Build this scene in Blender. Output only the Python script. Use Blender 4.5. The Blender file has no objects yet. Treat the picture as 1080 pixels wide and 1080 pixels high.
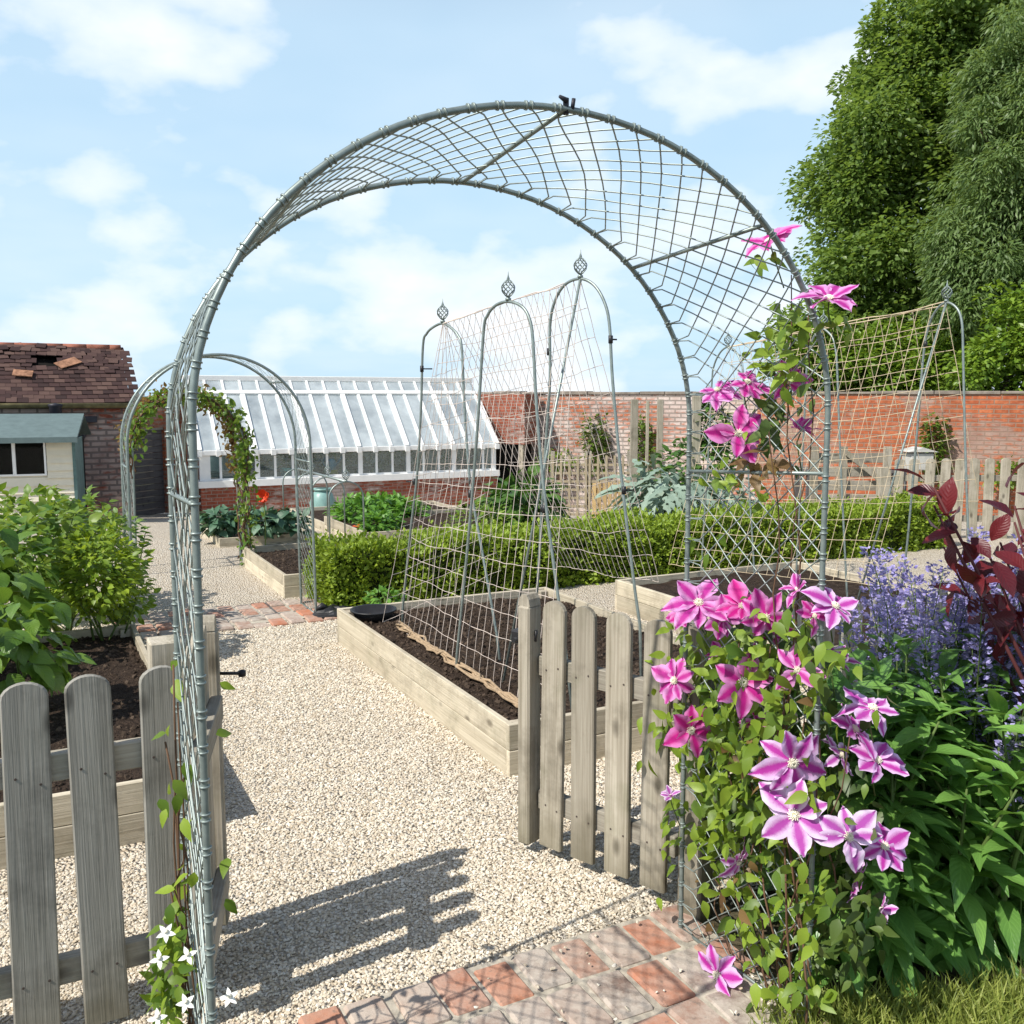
import bpy, math, random
import numpy as np
from mathutils import Vector, Matrix, noise
random.seed(7); rng = np.random.default_rng(7)
S = bpy.context.scene
COL = S.collection
R = math.radians
V = Vector
# ------------------------------------------------------------------ camera maths (photo pixels -> world)
F = 1000.0; HC = 1.6
PITCH = math.atan(.1221); cp, sp = math.cos(PITCH), math.sin(PITCH)
CAM = V((0, 0, HC))
def ray(px, py):
    x = (px-540)/F; y = (540-py)/F
    return V((x, cp+y*sp, -sp+y*cp))
def PY(px, py, Y):
    d = ray(px, py); return CAM + d*(Y/d.y)
def PZ(px, py, z=0.0):
    d = ray(px, py); return CAM + d*((z-HC)/d.z)
GY, GS = 10.5, .099                          # the garden falls gently away beyond GY
def g(Y):
    return 0.0 if Y < GY else -GS*(min(Y, 24.0)-GY)
def PG(px, py):
    d = ray(px, py); k = -d.z/d.y
    Y = HC/k
    if Y > GY: Y = (HC-GS*GY)/(k-GS)
    return PY(px, py, Y)
def PPL(px, py, a, b):                       # ray hits the vertical plane through ground points a, b
    n = V((b[1]-a[1], a[0]-b[0], 0)); d = ray(px, py)
    t = (V((a[0], a[1], 0))-CAM).dot(n)/d.dot(n)
    return CAM + d*t
TH = R(27.0)
U = V((-math.sin(TH), math.cos(TH), 0)); W_ = V((math.cos(TH), math.sin(TH), 0))
O = V((0, 3.873, 0))                          # near corner of the first raised bed
def gp(u, v, z=0.0): return O + U*u + W_*v + V((0, 0, z))
# ------------------------------------------------------------------ object helpers
def wm(o):
    M = o.matrix_basis.copy()
    while o.parent:
        o = o.parent; M = o.matrix_basis @ M
    return M
def thing(name, label, cat, loc=(0, 0, 0), rotz=0.0, group=None):
    o = bpy.data.objects.new(name, None); COL.objects.link(o)
    o.matrix_basis = Matrix.Translation(V(loc)) @ Matrix.Rotation(rotz, 4, 'Z')
    o.empty_display_size = .1
    return tag(o, label, cat, group)
def tag(o, label, cat, group=None, kind=None):
    if label: o['label'] = label
    if cat: o['category'] = cat
    if group: o['group'] = group
    if kind: o['kind'] = kind
    return o
def link(name, me, m, parent=None, M=None):
    o = bpy.data.objects.new(name, me); COL.objects.link(o)
    if m and not me.materials: me.materials.append(m)
    if M is None: M = Matrix.Identity(4)
    if parent:
        o.parent = parent; o.matrix_basis = wm(parent).inverted() @ M
    else: o.matrix_basis = M
    return o
def local(name, me, m, parent, L=None):       # mesh already in the parent's frame
    o = bpy.data.objects.new(name, me); COL.objects.link(o)
    if m and not me.materials: me.materials.append(m)
    o.parent = parent
    if L is not None: o.matrix_basis = L
    return o
def dup(o, parent=None):
    c = o.copy(); COL.objects.link(c); c.parent = parent
    for ch in list(o.children): dup(ch, c)
    return c
class MB:
    def __init__(s): s.v = []; s.f = []; s.sm = []; s.mi = []; s.cur = 0
    def add(s, vs, fs, smooth=False):
        b = len(s.v); s.v += [tuple(p) for p in vs]
        for f in fs: s.f.append(tuple(i+b for i in f)); s.sm.append(smooth); s.mi.append(s.cur)
    def box(s, lo, hi, M=None, bev=0.0):
        x0, y0, z0 = lo; x1, y1, z1 = hi
        if bev <= 0:
            vs = [V(p) for p in ((x0,y0,z0),(x1,y0,z0),(x1,y1,z0),(x0,y1,z0),(x0,y0,z1),(x1,y0,z1),(x1,y1,z1),(x0,y1,z1))]
            fs = [(3,2,1,0),(4,5,6,7),(0,1,5,4),(1,2,6,5),(2,3,7,6),(3,0,4,7)]
        else:
            vs = []; idx = {}
            for i, sx in enumerate((x0, x1)):
                for j, sy in enumerate((y0, y1)):
                    for k, sz in enumerate((z0, z1)):
                        dx = bev if i == 0 else -bev; dy = bev if j == 0 else -bev; dz = bev if k == 0 else -bev
                        for a, p in enumerate(((sx, sy+dy, sz+dz), (sx+dx, sy, sz+dz), (sx+dx, sy+dy, sz))):
                            idx[i,j,k,a] = len(vs); vs.append(V(p))
            fs = []
            I = lambda i,j,k,a: idx[i,j,k,a]
            for i in (0,1): fs.append((I(i,0,0,0),I(i,1,0,0),I(i,1,1,0),I(i,0,1,0)))
            for j in (0,1): fs.append((I(0,j,0,1),I(1,j,0,1),I(1,j,1,1),I(0,j,1,1)))
            for k in (0,1): fs.append((I(0,0,k,2),I(1,0,k,2),I(1,1,k,2),I(0,1,k,2)))
            for i in (0,1):
                for j in (0,1): fs.append((I(i,j,0,0),I(i,j,0,1),I(i,j,1,1),I(i,j,1,0)))
                for k in (0,1): fs.append((I(i,0,k,0),I(i,0,k,2),I(i,1,k,2),I(i,1,k,0)))
            for j in (0,1):
                for k in (0,1): fs.append((I(0,j,k,1),I(0,j,k,2),I(1,j,k,2),I(1,j,k,1)))
            for i in (0,1):
                for j in (0,1):
                    for k in (0,1): fs.append((I(i,j,k,0),I(i,j,k,1),I(i,j,k,2)))
        if M is not None: vs = [M @ p for p in vs]
        s.add(vs, fs)
    def tube(s, pts, r, n=6, cap=True):
        pts = [V(p) for p in pts]
        if len(pts) < 2: return
        rs = r if isinstance(r, (list, tuple)) else [r]*len(pts)
        t = (pts[1]-pts[0]).normalized()
        a = t.cross(V((0, 0, 1)))
        if a.length < .05: a = t.cross(V((1, 0, 0)))
        a.normalize(); vs = []
        for i, p in enumerate(pts):
            t2 = (pts[min(i+1, len(pts)-1)]-pts[max(i-1, 0)])
            t2 = t2.normalized() if t2.length > 1e-9 else t
            a = (a - t2*a.dot(t2))
            if a.length < 1e-6: a = t2.orthogonal()
            a.normalize(); b = t2.cross(a); t = t2
            for k in range(n):
                w = 2*math.pi*k/n; vs.append(p + (a*math.cos(w)+b*math.sin(w))*rs[i])
        fs = []
        for i in range(len(pts)-1):
            for k in range(n):
                k2 = (k+1) % n; fs.append((i*n+k, i*n+k2, (i+1)*n+k2, (i+1)*n+k))
        s.add(vs, fs, True)
        if cap and n > 3:
            b = len(s.v)-len(vs)
            s.f.append(tuple(b+k for k in reversed(range(n)))); s.sm.append(False); s.mi.append(s.cur)
            s.f.append(tuple(b+(len(pts)-1)*n+k for k in range(n))); s.sm.append(False); s.mi.append(s.cur)
    def lathe(s, prof, c=(0,0,0), n=16):
        vs = []; c = V(c)
        for r, z in prof:
            for k in range(n):
                w = 2*math.pi*k/n; vs.append(c+V((r*math.cos(w), r*math.sin(w), z)))
        fs = []
        for i in range(len(prof)-1):
            for k in range(n):
                k2 = (k+1) % n; fs.append((i*n+k, i*n+k2, (i+1)*n+k2, (i+1)*n+k))
        s.add(vs, fs, True)
    def me(s, name='m'):
        m = bpy.data.meshes.new(name); m.from_pydata(s.v, [], s.f); m.update(calc_edges=True)
        import bmesh
        bm = bmesh.new(); bm.from_mesh(m); bmesh.ops.recalc_face_normals(bm, faces=bm.faces); bm.to_mesh(m); bm.free()
        m.polygons.foreach_set('use_smooth', s.sm); m.polygons.foreach_set('material_index', s.mi); return m
def mesh_np(name, v, f, smooth=True, uv=None):
    m = bpy.data.meshes.new(name); k = f.shape[1]
    m.vertices.add(len(v)); m.vertices.foreach_set('co', v.astype(np.float32).ravel())
    m.loops.add(f.size); m.loops.foreach_set('vertex_index', f.astype(np.int32).ravel())
    m.polygons.add(len(f)); m.polygons.foreach_set('loop_start', (np.arange(len(f))*k).astype(np.int32))
    m.polygons.foreach_set('use_smooth', np.full(len(f), smooth))
    if uv is not None:
        l = m.uv_layers.new(name='UVMap'); l.data.foreach_set('uv', uv[f.ravel()].astype(np.float32).ravel())
    m.update(calc_edges=True); m.validate(); return m
def unit(a): return a/np.maximum(np.linalg.norm(a, axis=-1, keepdims=True), 1e-9)
def leaf_t(w=.45, fold=.25, droop=.2, prof=None, uvs=False, wave=0.0, n=0):
    """leaf along +y, face up +z, length 1; triangles; n > 0 resamples the outline smoothly with cupped halves"""
    prof = prof or [(0, .06), (.22, .8), (.45, 1.0), (.72, .65), (1, 0.02)]
    cols = [-1, 0, 1]
    if n:
        ts = np.linspace(0, 1, n); a = np.array(prof); ws = np.interp(ts, a[:, 0], a[:, 1])
        for _ in range(2): ws[1:-1] = .25*ws[:-2]+.5*ws[1:-1]+.25*ws[2:]
        prof = list(zip(ts, ws)); cols = [-1, -.5, 0, .5, 1]
    v = []; uv = []; K = len(cols)
    for i, (t, ww) in enumerate(prof):
        x = w*.5*ww
        for c in cols:
            e = (fold*abs(c)*(1.25-.45*abs(c)))*x+(abs(c) > .9)*wave*math.sin(i*2.1+c)
            v.append((c*x, t, -droop*t*t+e)); uv.append((.5+.5*c, t))
    f = []
    for i in range(len(prof)-1):
        for k in range(K-1):
            a = i*K+k; f += [(a, a+1, a+K+1), (a, a+K+1, a+K)]
    return np.array(v, float), np.array(f), np.array(uv, float)
TINY = (np.array([(-.0, 0, 0), (.32, .45, .08), (0, 1, -.05), (-.32, .45, .08)], float), np.array([(0, 1, 2), (0, 2, 3)]), None)
LEAF = leaf_t(.55)
BROAD = leaf_t(.8, .25, .35, [(0, .1), (.12, .62), (.3, 1), (.55, .85), (.8, .4), (1, .02)], n=7, wave=.02)
LONG = leaf_t(.38, .35, .45, [(0, .12), (.15, .6), (.35, 1), (.6, .85), (.82, .45), (1, .02)], n=9, wave=.012)
def scat(tm, pos, dr, nm, sz):
    """returns verts, faces of one template copied along direction dr with face normal nm"""
    tv, tf, _ = tm; pos = np.asarray(pos, float); n = len(pos)
    y = unit(np.asarray(dr, float)); z = np.asarray(nm, float); z = unit(z-(z*y).sum(1, keepdims=True)*y); x = np.cross(y, z)
    sz = np.broadcast_to(np.asarray(sz, float), (n,))
    v = pos[:, None, :] + sz[:, None, None]*(tv[None, :, 0:1]*x[:, None, :] + tv[None, :, 1:2]*y[:, None, :] + tv[None, :, 2:3]*z[:, None, :])
    f = tf[None] + (np.arange(n)*len(tv))[:, None, None]
    return v.reshape(-1, 3), f.reshape(-1, tf.shape[1])
def leaves(name, tm, pos, dr, nm, sz, m, parent=None):
    v, f = scat(tm, pos, dr, nm, sz)
    uv = None
    if tm[2] is not None: uv = np.tile(tm[2], (len(pos), 1))
    me = mesh_np(name, v, f, True, uv)
    if parent is not None:
        Mi = np.array(wm(parent).inverted()); co = v @ Mi[:3, :3].T + Mi[:3, 3]
        me.vertices.foreach_set('co', co.astype(np.float32).ravel()); me.update()
        return local(name, me, m, parent)
    return link(name, me, m)
def wmesh(name, mb, m, parent):               # MB filled in world space -> child of parent
    me = mb.me(name); me.transform(wm(parent).inverted()); return local(name, me, m, parent)
def rnd_dirs(n, up=0.0):
    d = rng.normal(size=(n, 3)); d = unit(d); d[:, 2] += up; return unit(d)
def ell_pts(n, c, r, shell=.5, lump=.25, seed=0):
    """points in a lumpy ellipsoid, biased to the outside; returns points and outward normals"""
    d = rnd_dirs(n)
    rr = (shell + (1-shell)*rng.random(n))**(1/2)
    if lump:
        lr = np.array([noise.noise(V((x*2.2+seed, y*2.2, z*2.2))) for x, y, z in d]); rr = rr*(1+lump*1.6*lr)
    p = d*rr[:, None]*np.array(r)+np.array(c)
    return p, unit(d/np.array(r))
# ------------------------------------------------------------------ materials
def N(nt, t, ins=None, **at):
    n = nt.nodes.new(t)
    for k, v in at.items(): setattr(n, k, v)
    for k, v in (ins or {}).items():
        s = n.inputs[k]
        if isinstance(v, bpy.types.NodeSocket): nt.links.new(v, s)
        else: s.default_value = v
    return n
def newmat(name):
    m = bpy.data.materials.new(name); m.use_nodes = True; nt = m.node_tree; nt.nodes.clear()
    out = N(nt, 'ShaderNodeOutputMaterial'); return m, nt, out
def c4(c): return (c[0], c[1], c[2], 1.0)
def mix(nt, f, a, b, mode='MIX'):
    n = N(nt, 'ShaderNodeMix', data_type='RGBA', blend_type=mode)
    for s, v in ((n.inputs[0], f), (n.inputs[6], a), (n.inputs[7], b)):
        if isinstance(v, bpy.types.NodeSocket): nt.links.new(v, s)
        else: s.default_value = v if not isinstance(v, tuple) or len(v) == 4 else c4(v)
    return n.outputs[2]
def math_(nt, op, a, b=0.0, clamp=False):
    n = N(nt, 'ShaderNodeMath', operation=op, use_clamp=clamp)
    for i, v in enumerate((a, b)):
        if isinstance(v, bpy.types.NodeSocket): nt.links.new(v, n.inputs[i])
        else: n.inputs[i].default_value = v
    return n.outputs[0]
def ramp(nt, f, stops):
    n = N(nt, 'ShaderNodeValToRGB', {'Fac': f}); e = n.color_ramp.elements
    while len(e) < len(stops): e.new(.5)
    for i, (p, c) in enumerate(stops):
        e[i].position = p; e[i].color = c4(c) if isinstance(c, tuple) else (c, c, c, 1)
    return n.outputs[0]
def noi(nt, vec, sc, det=4, rough=.6, out='Fac'):
    return N(nt, 'ShaderNodeTexNoise', {'Vector': vec, 'Scale': sc, 'Detail': det, 'Roughness': rough}).outputs[out]
def objc(nt, scale=(1, 1, 1), jitter=True):
    tc = N(nt, 'ShaderNodeTexCoord'); v = tc.outputs['Object']
    if jitter:
        oi = N(nt, 'ShaderNodeObjectInfo'); r = math_(nt, 'MULTIPLY', oi.outputs['Random'], 37.0)
        v = N(nt, 'ShaderNodeVectorMath', {0: v, 1: r}, operation='ADD').outputs[0]
    return N(nt, 'ShaderNodeMapping', {'Vector': v, 'Scale': scale}).outputs[0]
def finish(nt, out, col, rough=.8, bump=None, bd=.01, bs=.5, spec=.3, metal=0.0, extra=None):
    b = N(nt, 'ShaderNodeBsdfPrincipled', {'Base Color': col if isinstance(col, bpy.types.NodeSocket) else c4(col), 'Roughness': rough, 'Metallic': metal, 'Specular IOR Level': spec})
    if bump is not None:
        bn = N(nt, 'ShaderNodeBump', {'Height': bump, 'Strength': bs, 'Distance': bd}); nt.links.new(bn.outputs[0], b.inputs['Normal'])
    nt.links.new(b.outputs[0], out.inputs[0]); return b
def wood(name, axis, light, dark, green=.25):
    m, nt, out = newmat(name)
    sc = [22, 22, 22]; sc[axis] = 1.3
    v = objc(nt, tuple(sc)); n1 = noi(nt, v, 1.0, 6, .65)
    sc2 = [160, 160, 160]; sc2[axis] = 3; n2 = noi(nt, objc(nt, tuple(sc2)), 1.0, 3, .6)
    v3 = objc(nt, (1, 1, 1)); n3 = noi(nt, v3, 5, 4, .6)
    sck = [9, 9, 9]; sck[axis] = 4.5
    vo = N(nt, 'ShaderNodeTexVoronoi', {'Vector': objc(nt, tuple(sck)), 'Scale': 1.0}).outputs['Distance']
    knot = ramp(nt, vo, [(.07, 1.0), (.19, 0.0)])
    c = ramp(nt, n1, [(.28, dark), (.5, tuple((a+b)/2 for a, b in zip(light, dark))), (.72, light)])
    c = mix(nt, .45, c, ramp(nt, n2, [(.3, dark), (.65, light)]))
    c = mix(nt, math_(nt, 'MULTIPLY', ramp(nt, n3, [(.5, 0.0), (.7, 1.0)]), green), c, (.13, .14, .07))
    c = mix(nt, math_(nt, 'MULTIPLY', knot, .75), c, tuple(x*.35 for x in dark))
    blot = noi(nt, objc(nt, (3, 3, 3)), 1.6, 5, .7); c = mix(nt, math_(nt, 'MULTIPLY', ramp(nt, blot, [(.5, 0.0), (.68, 1.0)]), .45), c, tuple(x*.55 for x in dark))
    if axis == 2:
        zz = N(nt, 'ShaderNodeSeparateXYZ', {0: objc(nt, jitter=False)}).outputs[2]; zn = math_(nt, 'ADD', zz, math_(nt, 'MULTIPLY', math_(nt, 'SUBTRACT', n3, .5), .5))
        c = mix(nt, math_(nt, 'MULTIPLY', ramp(nt, zn, [(.0, 1.0), (.22, 0.0)]), .6), c, (.13, .115, .07))
    oi = N(nt, 'ShaderNodeObjectInfo'); vv = math_(nt, 'MULTIPLY_ADD', oi.outputs['Random'], .42)
    vv.node.inputs[2].default_value = .80
    hs = N(nt, 'ShaderNodeHueSaturation', {'Color': c, 'Value': vv}).outputs[0]
    finish(nt, out, hs, .85, math_(nt, 'ADD', n2, n1), .004, .5, .2); return m
def leafm(name, c1, c2, trans=.3, rough=.45, spec=.4, uvvein=False):
    m, nt, out = newmat(name)
    ge = N(nt, 'ShaderNodeNewGeometry'); r = ge.outputs['Random Per Island']
    c = ramp(nt, r, [(0, c1), (.55, tuple((a+b)/2 for a, b in zip(c1, c2))), (1, c2)])
    big = noi(nt, objc(nt, (1, 1, 1)), 2.2, 3)
    c = mix(nt, math_(nt, 'MULTIPLY', ramp(nt, big, [(.4, 0.0), (.65, 1.0)]), .35), c, tuple(x*1.25 for x in c2))
    nrm = None
    if uvvein:
        sx = N(nt, 'ShaderNodeSeparateXYZ', {0: N(nt, 'ShaderNodeUVMap').outputs[0]}); d = math_(nt, 'ABSOLUTE', math_(nt, 'SUBTRACT', sx.outputs[0], .5))
        ph = math_(nt, 'SUBTRACT', math_(nt, 'MULTIPLY', sx.outputs[1], 9.0), math_(nt, 'MULTIPLY', d, 5.0)); tri = math_(nt, 'PINGPONG', ph, .5)
        vein = math_(nt, 'MAXIMUM', ramp(nt, tri, [(.0, .7), (.12, 0.0)]), ramp(nt, d, [(.0, 1.0), (.035, 0.0)]))
        c = mix(nt, math_(nt, 'MULTIPLY', vein, .2), c, tuple(min(1, x*1.7+.02) for x in c2))
        nrm = N(nt, 'ShaderNodeBump', {'Height': tri, 'Strength': .35, 'Distance': .004}).outputs[0]
    p = N(nt, 'ShaderNodeBsdfPrincipled', {'Base Color': c, 'Roughness': rough, 'Specular IOR Level': spec})
    if nrm: nt.links.new(nrm, p.inputs['Normal'])
    t = N(nt, 'ShaderNodeBsdfTranslucent', {'Color': mix(nt, .5, c, (c2[0]*1.6, c2[1]*1.5, c2[2]*.6))})
    ms = N(nt, 'ShaderNodeMixShader', {0: trans, 1: p.outputs[0], 2: t.outputs[0]}); nt.links.new(ms.outputs[0], out.inputs[0]); return m
def plain(name, c, rough=.6, spec=.3, metal=0.0, var=.25, sc=6.0, bump=0.0):
    m, nt, out = newmat(name); n = noi(nt, objc(nt), sc, 5, .65)
    col = ramp(nt, n, [(.3, tuple(x*(1-var) for x in c)), (.7, tuple(min(1, x*(1+var)) for x in c))])
    finish(nt, out, col, rough, n if bump else None, bump or .01, .5, spec, metal); return m
def brickm(name, c1, c2, mort, white=.0, wcol=(.55, .5, .46), bw=.225, bh=.075, ms=.009):
    m, nt, out = newmat(name); tc = N(nt, 'ShaderNodeTexCoord')
    sx = N(nt, 'ShaderNodeSeparateXYZ', {0: tc.outputs['Object']})
    vec = N(nt, 'ShaderNodeCombineXYZ', {0: math_(nt, 'ADD', sx.outputs[0], sx.outputs[1]), 1: sx.outputs[2]}).outputs[0]
    dist = noi(nt, tc.outputs['Object'], 3, 3, out='Color')
    vec = N(nt, 'ShaderNodeVectorMath', {0: vec, 1: N(nt, 'ShaderNodeVectorMath', {0: dist, 1: (.02, .02, 0)}, operation='MULTIPLY').outputs[0]}, operation='ADD').outputs[0]
    br = N(nt, 'ShaderNodeTexBrick', {'Vector': vec, 'Color1': c4(c1), 'Color2': c4(c2), 'Mortar': c4(mort), 'Scale': 1.0, 'Mortar Size': ms, 'Mortar Smooth': .3, 'Bias': 0.0, 'Brick Width': bw, 'Row Height': bh})
    n1 = noi(nt, tc.outputs['Object'], 7, 5, .7)
    c = mix(nt, .55, br.outputs[0], ramp(nt, n1, [(.3, tuple(x*.5 for x in c1)), (.5, c1), (.7, tuple(min(1, x*1.5) for x in c2))]), 'MIX')
    if white:
        cell = N(nt, 'ShaderNodeTexNoise', {'Vector': N(nt, 'ShaderNodeMapping', {'Vector': vec, 'Scale': (4.4, 13.3, 1)}).outputs[0], 'Scale': 1.0, 'Detail': 2}).outputs[0]
        n2 = noi(nt, tc.outputs['Object'], .55, 4, .6)
        wf = math_(nt, 'MULTIPLY', ramp(nt, math_(nt, 'ADD', math_(nt, 'MULTIPLY', cell, .5), n2), [(.80-white*.3, 0.0), (.92-white*.3, 1.0)]), .8)
        c = mix(nt, wf, c, wcol)
    gr = noi(nt, tc.outputs['Object'], 1.3, 6, .7); c = mix(nt, math_(nt, 'MULTIPLY', ramp(nt, gr, [(.42, 0.0), (.68, 1.0)]), .55), c, tuple(x*.42 for x in c1))
    c = mix(nt, math_(nt, 'MULTIPLY', br.outputs['Fac'], .8), c, mort)
    finish(nt, out, c, .9, math_(nt, 'SUBTRACT', n1, br.outputs['Fac']), .012, .6, .15); return m
M = {}
M['gate_wood'] = wood('weathered_wood_upright', 2, (.50, .455, .37), (.21, .18, .13), .35)
M['grey_wood'] = wood('grey_fence_wood', 2, (.40, .385, .34), (.19, .18, .155), .1)
M['rail_wood'] = wood('weathered_wood_rail', 0, (.43, .40, .33), (.23, .20, .16), .25)
M['bed_wood'] = wood('pale_bed_board', 0, (.60, .54, .42), (.33, .28, .20), .2)
M['bed_post'] = wood('bed_corner_wood', 2, (.52, .46, .36), (.32, .27, .2), .1)
M['new_wood'] = wood('yellow_new_wood', 2, (.55, .40, .2), (.40, .27, .12), 0)
M['trellis_wood'] = wood('trellis_wood', 2, (.52, .44, .30), (.36, .29, .19), 0)
M['door_wood'] = wood('dark_door_wood', 0, (.15, .14, .14), (.07, .065, .065), 0)
M['galv'] = plain('green_grey_steel', (.245, .29, .272), .42, .5, .45, .22, 30)
M['wire'] = plain('net_wire', (.28, .325, .305), .45, .5, .4, .2, 60)
M['black'] = plain('black_plastic', (.02, .02, .022), .45, .4)
M['jute'] = plain('jute_twine', (.55, .45, .31), .9, .1)
M['jute2'] = plain('pale_twine', (.58, .50, .44), .9, .1)
M['white'] = plain('white_paint', (.80, .80, .78), .5, .4, 0, .05)
M['cream'] = plain('cream_boards', (.72, .665, .53), .55, .3, 0, .06)
M['teal'] = plain('teal_grey_felt', (.12, .165, .165), .8, .2, 0, .15)
M['tealside'] = plain('dark_teal_paint', (.10, .17, .16), .6, .3)
M['dark'] = plain('dark_interior', (.012, .011, .01), .9, .1)  # near-black colour stands for the shade inside the buildings
M['lead'] = plain('lead_pipe', (.03, .03, .04), .5, .3)
M['bark'] = plain('bark', (.12, .09, .065), .9, .1, 0, .4, 12, .03)
M['stem'] = plain('green_stem', (.10, .15, .04), .6, .2)
M['vinestem'] = plain('brown_vine_stem', (.13, .075, .045), .8, .2)
M['brick'] = brickm('old_red_brick', (.37, .10, .045), (.46, .165, .075), (.25, .17, .125), .24, (.34, .28, .24), bh=.095, bw=.28, ms=.014)
M['brick_white'] = brickm('limewashed_brick', (.44, .13, .06), (.46, .17, .085), (.22, .185, .16), .68, (.60, .565, .53), bh=.10, bw=.29, ms=.02)
M['brick_dark'] = brickm('dark_red_brick', (.27, .075, .045), (.34, .11, .07), (.28, .22, .18), .1)
M['brick_shed'] = brickm('blotched_brick', (.24, .07, .045), (.31, .11, .07), (.14, .11, .10), .56, (.44, .37, .33), bh=.11, bw=.3, ms=.024)
M['coping'] = plain('coping_stone', (.22, .19, .16), .9, .1, 0, .4, 3)
M['trunk_dark'] = M['bark']
def soilm():
    m, nt, out = newmat('dark_soil'); v = objc(nt, jitter=False); n = noi(nt, v, 14, 8, .7); n2 = noi(nt, v, 60, 3)
    c = ramp(nt, n, [(.3, (.022, .015, .011)), (.6, (.06, .042, .031)), (.8, (.13, .095, .07))])
    finish(nt, out, c, .95, math_(nt, 'ADD', n, n2), .03, .9, .1); return m
M['soil'] = soilm()
def clodm(name, a, b, c):
    m, nt, out = newmat(name); r = N(nt, 'ShaderNodeNewGeometry').outputs['Random Per Island']
    big = noi(nt, objc(nt, jitter=False), .9, 5, .65); cc = ramp(nt, r, [(0, a), (.5, b), (1, c)]); cc = mix(nt, math_(nt, 'MULTIPLY', ramp(nt, big, [(.45, 0.0), (.68, 1.0)]), .30), cc, tuple(x*.62 for x in b))
    finish(nt, out, cc, .92, noi(nt, objc(nt, jitter=False), 90, 3), .003, .5, .15); return m
M['clod'] = clodm('soil_crumbs', (.025, .017, .012), (.055, .039, .028), (.10, .072, .052))
M['stone'] = clodm('cream_stones', (.48, .40, .29), (.64, .57, .455), (.75, .70, .605))
M['tile'] = clodm('purple_tiles', (.038, .024, .023), (.066, .038, .035), (.12, .075, .062))
M['paver'] = clodm('paving_bricks', (.34, .115, .065), (.30, .155, .11), (.36, .25, .20))
def paverm():
    m, nt, out = newmat('worn_paving_brick'); ge = N(nt, 'ShaderNodeNewGeometry'); r = ge.outputs['Random Per Island']
    v = objc(nt, jitter=False); n1 = noi(nt, v, 9, 6, .7); n2 = noi(nt, v, 34, 5, .7)
    c = ramp(nt, r, [(0, (.44, .14, .065)), (.25, (.36, .19, .13)), (.4, (.16, .13, .11)), (.55, (.46, .17, .085)), (.75, (.30, .22, .18)), (1, (.42, .30, .23))])
    c = mix(nt, math_(nt, 'MULTIPLY', ramp(nt, n1, [(.34, 0.0), (.56, 1.0)]), ramp(nt, r, [(0, .2), (.25, .5), (.4, .9), (.55, .2), (.75, .75), (1, .65)])), c, (.50, .445, .38))
    c = mix(nt, math_(nt, 'MULTIPLY', ramp(nt, n2, [(.57, 0.0), (.70, 1.0)]), .6), c, (.14, .12, .10))
    finish(nt, out, c, .85, n2, .006, .6, .2); return m
M['paver'] = paverm()
def gravelm():
    m, nt, out = newmat('cream_gravel'); v = objc(nt, jitter=False)
    vo = N(nt, 'ShaderNodeTexVoronoi', {'Vector': v, 'Scale': 75.0, 'Randomness': 1.0})
    sep = N(nt, 'ShaderNodeSeparateColor', {0: vo.outputs['Color']})
    c = ramp(nt, sep.outputs[0], [(0, (.46, .38, .275)), (.4, (.66, .585, .465)), (1, (.78, .72, .62))])
    edge = ramp(nt, vo.outputs['Distance'], [(.35, 0.0), (.75, 1.0)])
    c = mix(nt, math_(nt, 'MULTIPLY', edge, .5), c, (.26, .20, .14))
    big = noi(nt, v, 1.1, 4); c = mix(nt, math_(nt, 'MULTIPLY', ramp(nt, big, [(.4, 0.0), (.7, 1.0)]), .25), c, (.48, .40, .30))
    finish(nt, out, c, .9, math_(nt, 'SUBTRACT', 1.0, vo.outputs['Distance']), .02, 1.0, .2); return m
M['gravel'] = gravelm()
def groundm():
    m, nt, out = newmat('garden_earth'); v = objc(nt, jitter=False); n = noi(nt, v, .6, 6, .7); n2 = noi(nt, v, 25, 6, .7)
    c = mix(nt, ramp(nt, n, [(.4, 0.0), (.6, 1.0)]), ramp(nt, n2, [(.3, (.05, .037, .026)), (.7, (.16, .125, .09))]), ramp(nt, n2, [(.3, (.05, .065, .022)), (.7, (.13, .12, .06))]))
    finish(nt, out, c, .95, n2, .03, .8, .1); return m
M['ground'] = groundm()
def glassm(name, tint, op=.35, rough=.03, refl=1.3, r0=.08):
    m, nt, out = newmat(name)
    t = N(nt, 'ShaderNodeBsdfTransparent', {'Color': c4(tint)}); gl = N(nt, 'ShaderNodeBsdfGlossy', {'Color': (.9, .95, 1, 1), 'Roughness': rough})
    d = N(nt, 'ShaderNodeBsdfDiffuse', {'Color': (.86, .93, .93, 1)})
    n = noi(nt, objc(nt), 1.4, 4)
    a = N(nt, 'ShaderNodeMixShader', {0: math_(nt, 'MULTIPLY', n, op), 1: t.outputs[0], 2: d.outputs[0]})
    fr = N(nt, 'ShaderNodeFresnel', {'IOR': 1.5}); fa = math_(nt, 'ADD', math_(nt, 'MULTIPLY', fr.outputs[0], refl), r0, True)
    b = N(nt, 'ShaderNodeMixShader', {0: fa, 1: a.outputs[0], 2: gl.outputs[0]}); nt.links.new(b.outputs[0], out.inputs[0]); return m
M['glass'] = glassm('greenhouse_glass', (.90, .97, .96), .86, refl=.8, r0=.04)
M['pane'] = glassm('window_glass', (.4, .45, .45), .0, refl=.35, r0=0.0)
M['fglass'] = glassm('front_window_glass', (.80, .88, .87), .10, refl=.9, r0=.04)
M['hedge'] = leafm('box_leaf', (.11, .19, .018), (.31, .41, .045), .35, .5)
M['clem'] = leafm('clematis_leaf', (.04, .105, .014), (.27, .38, .04), .35, .45)
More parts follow.
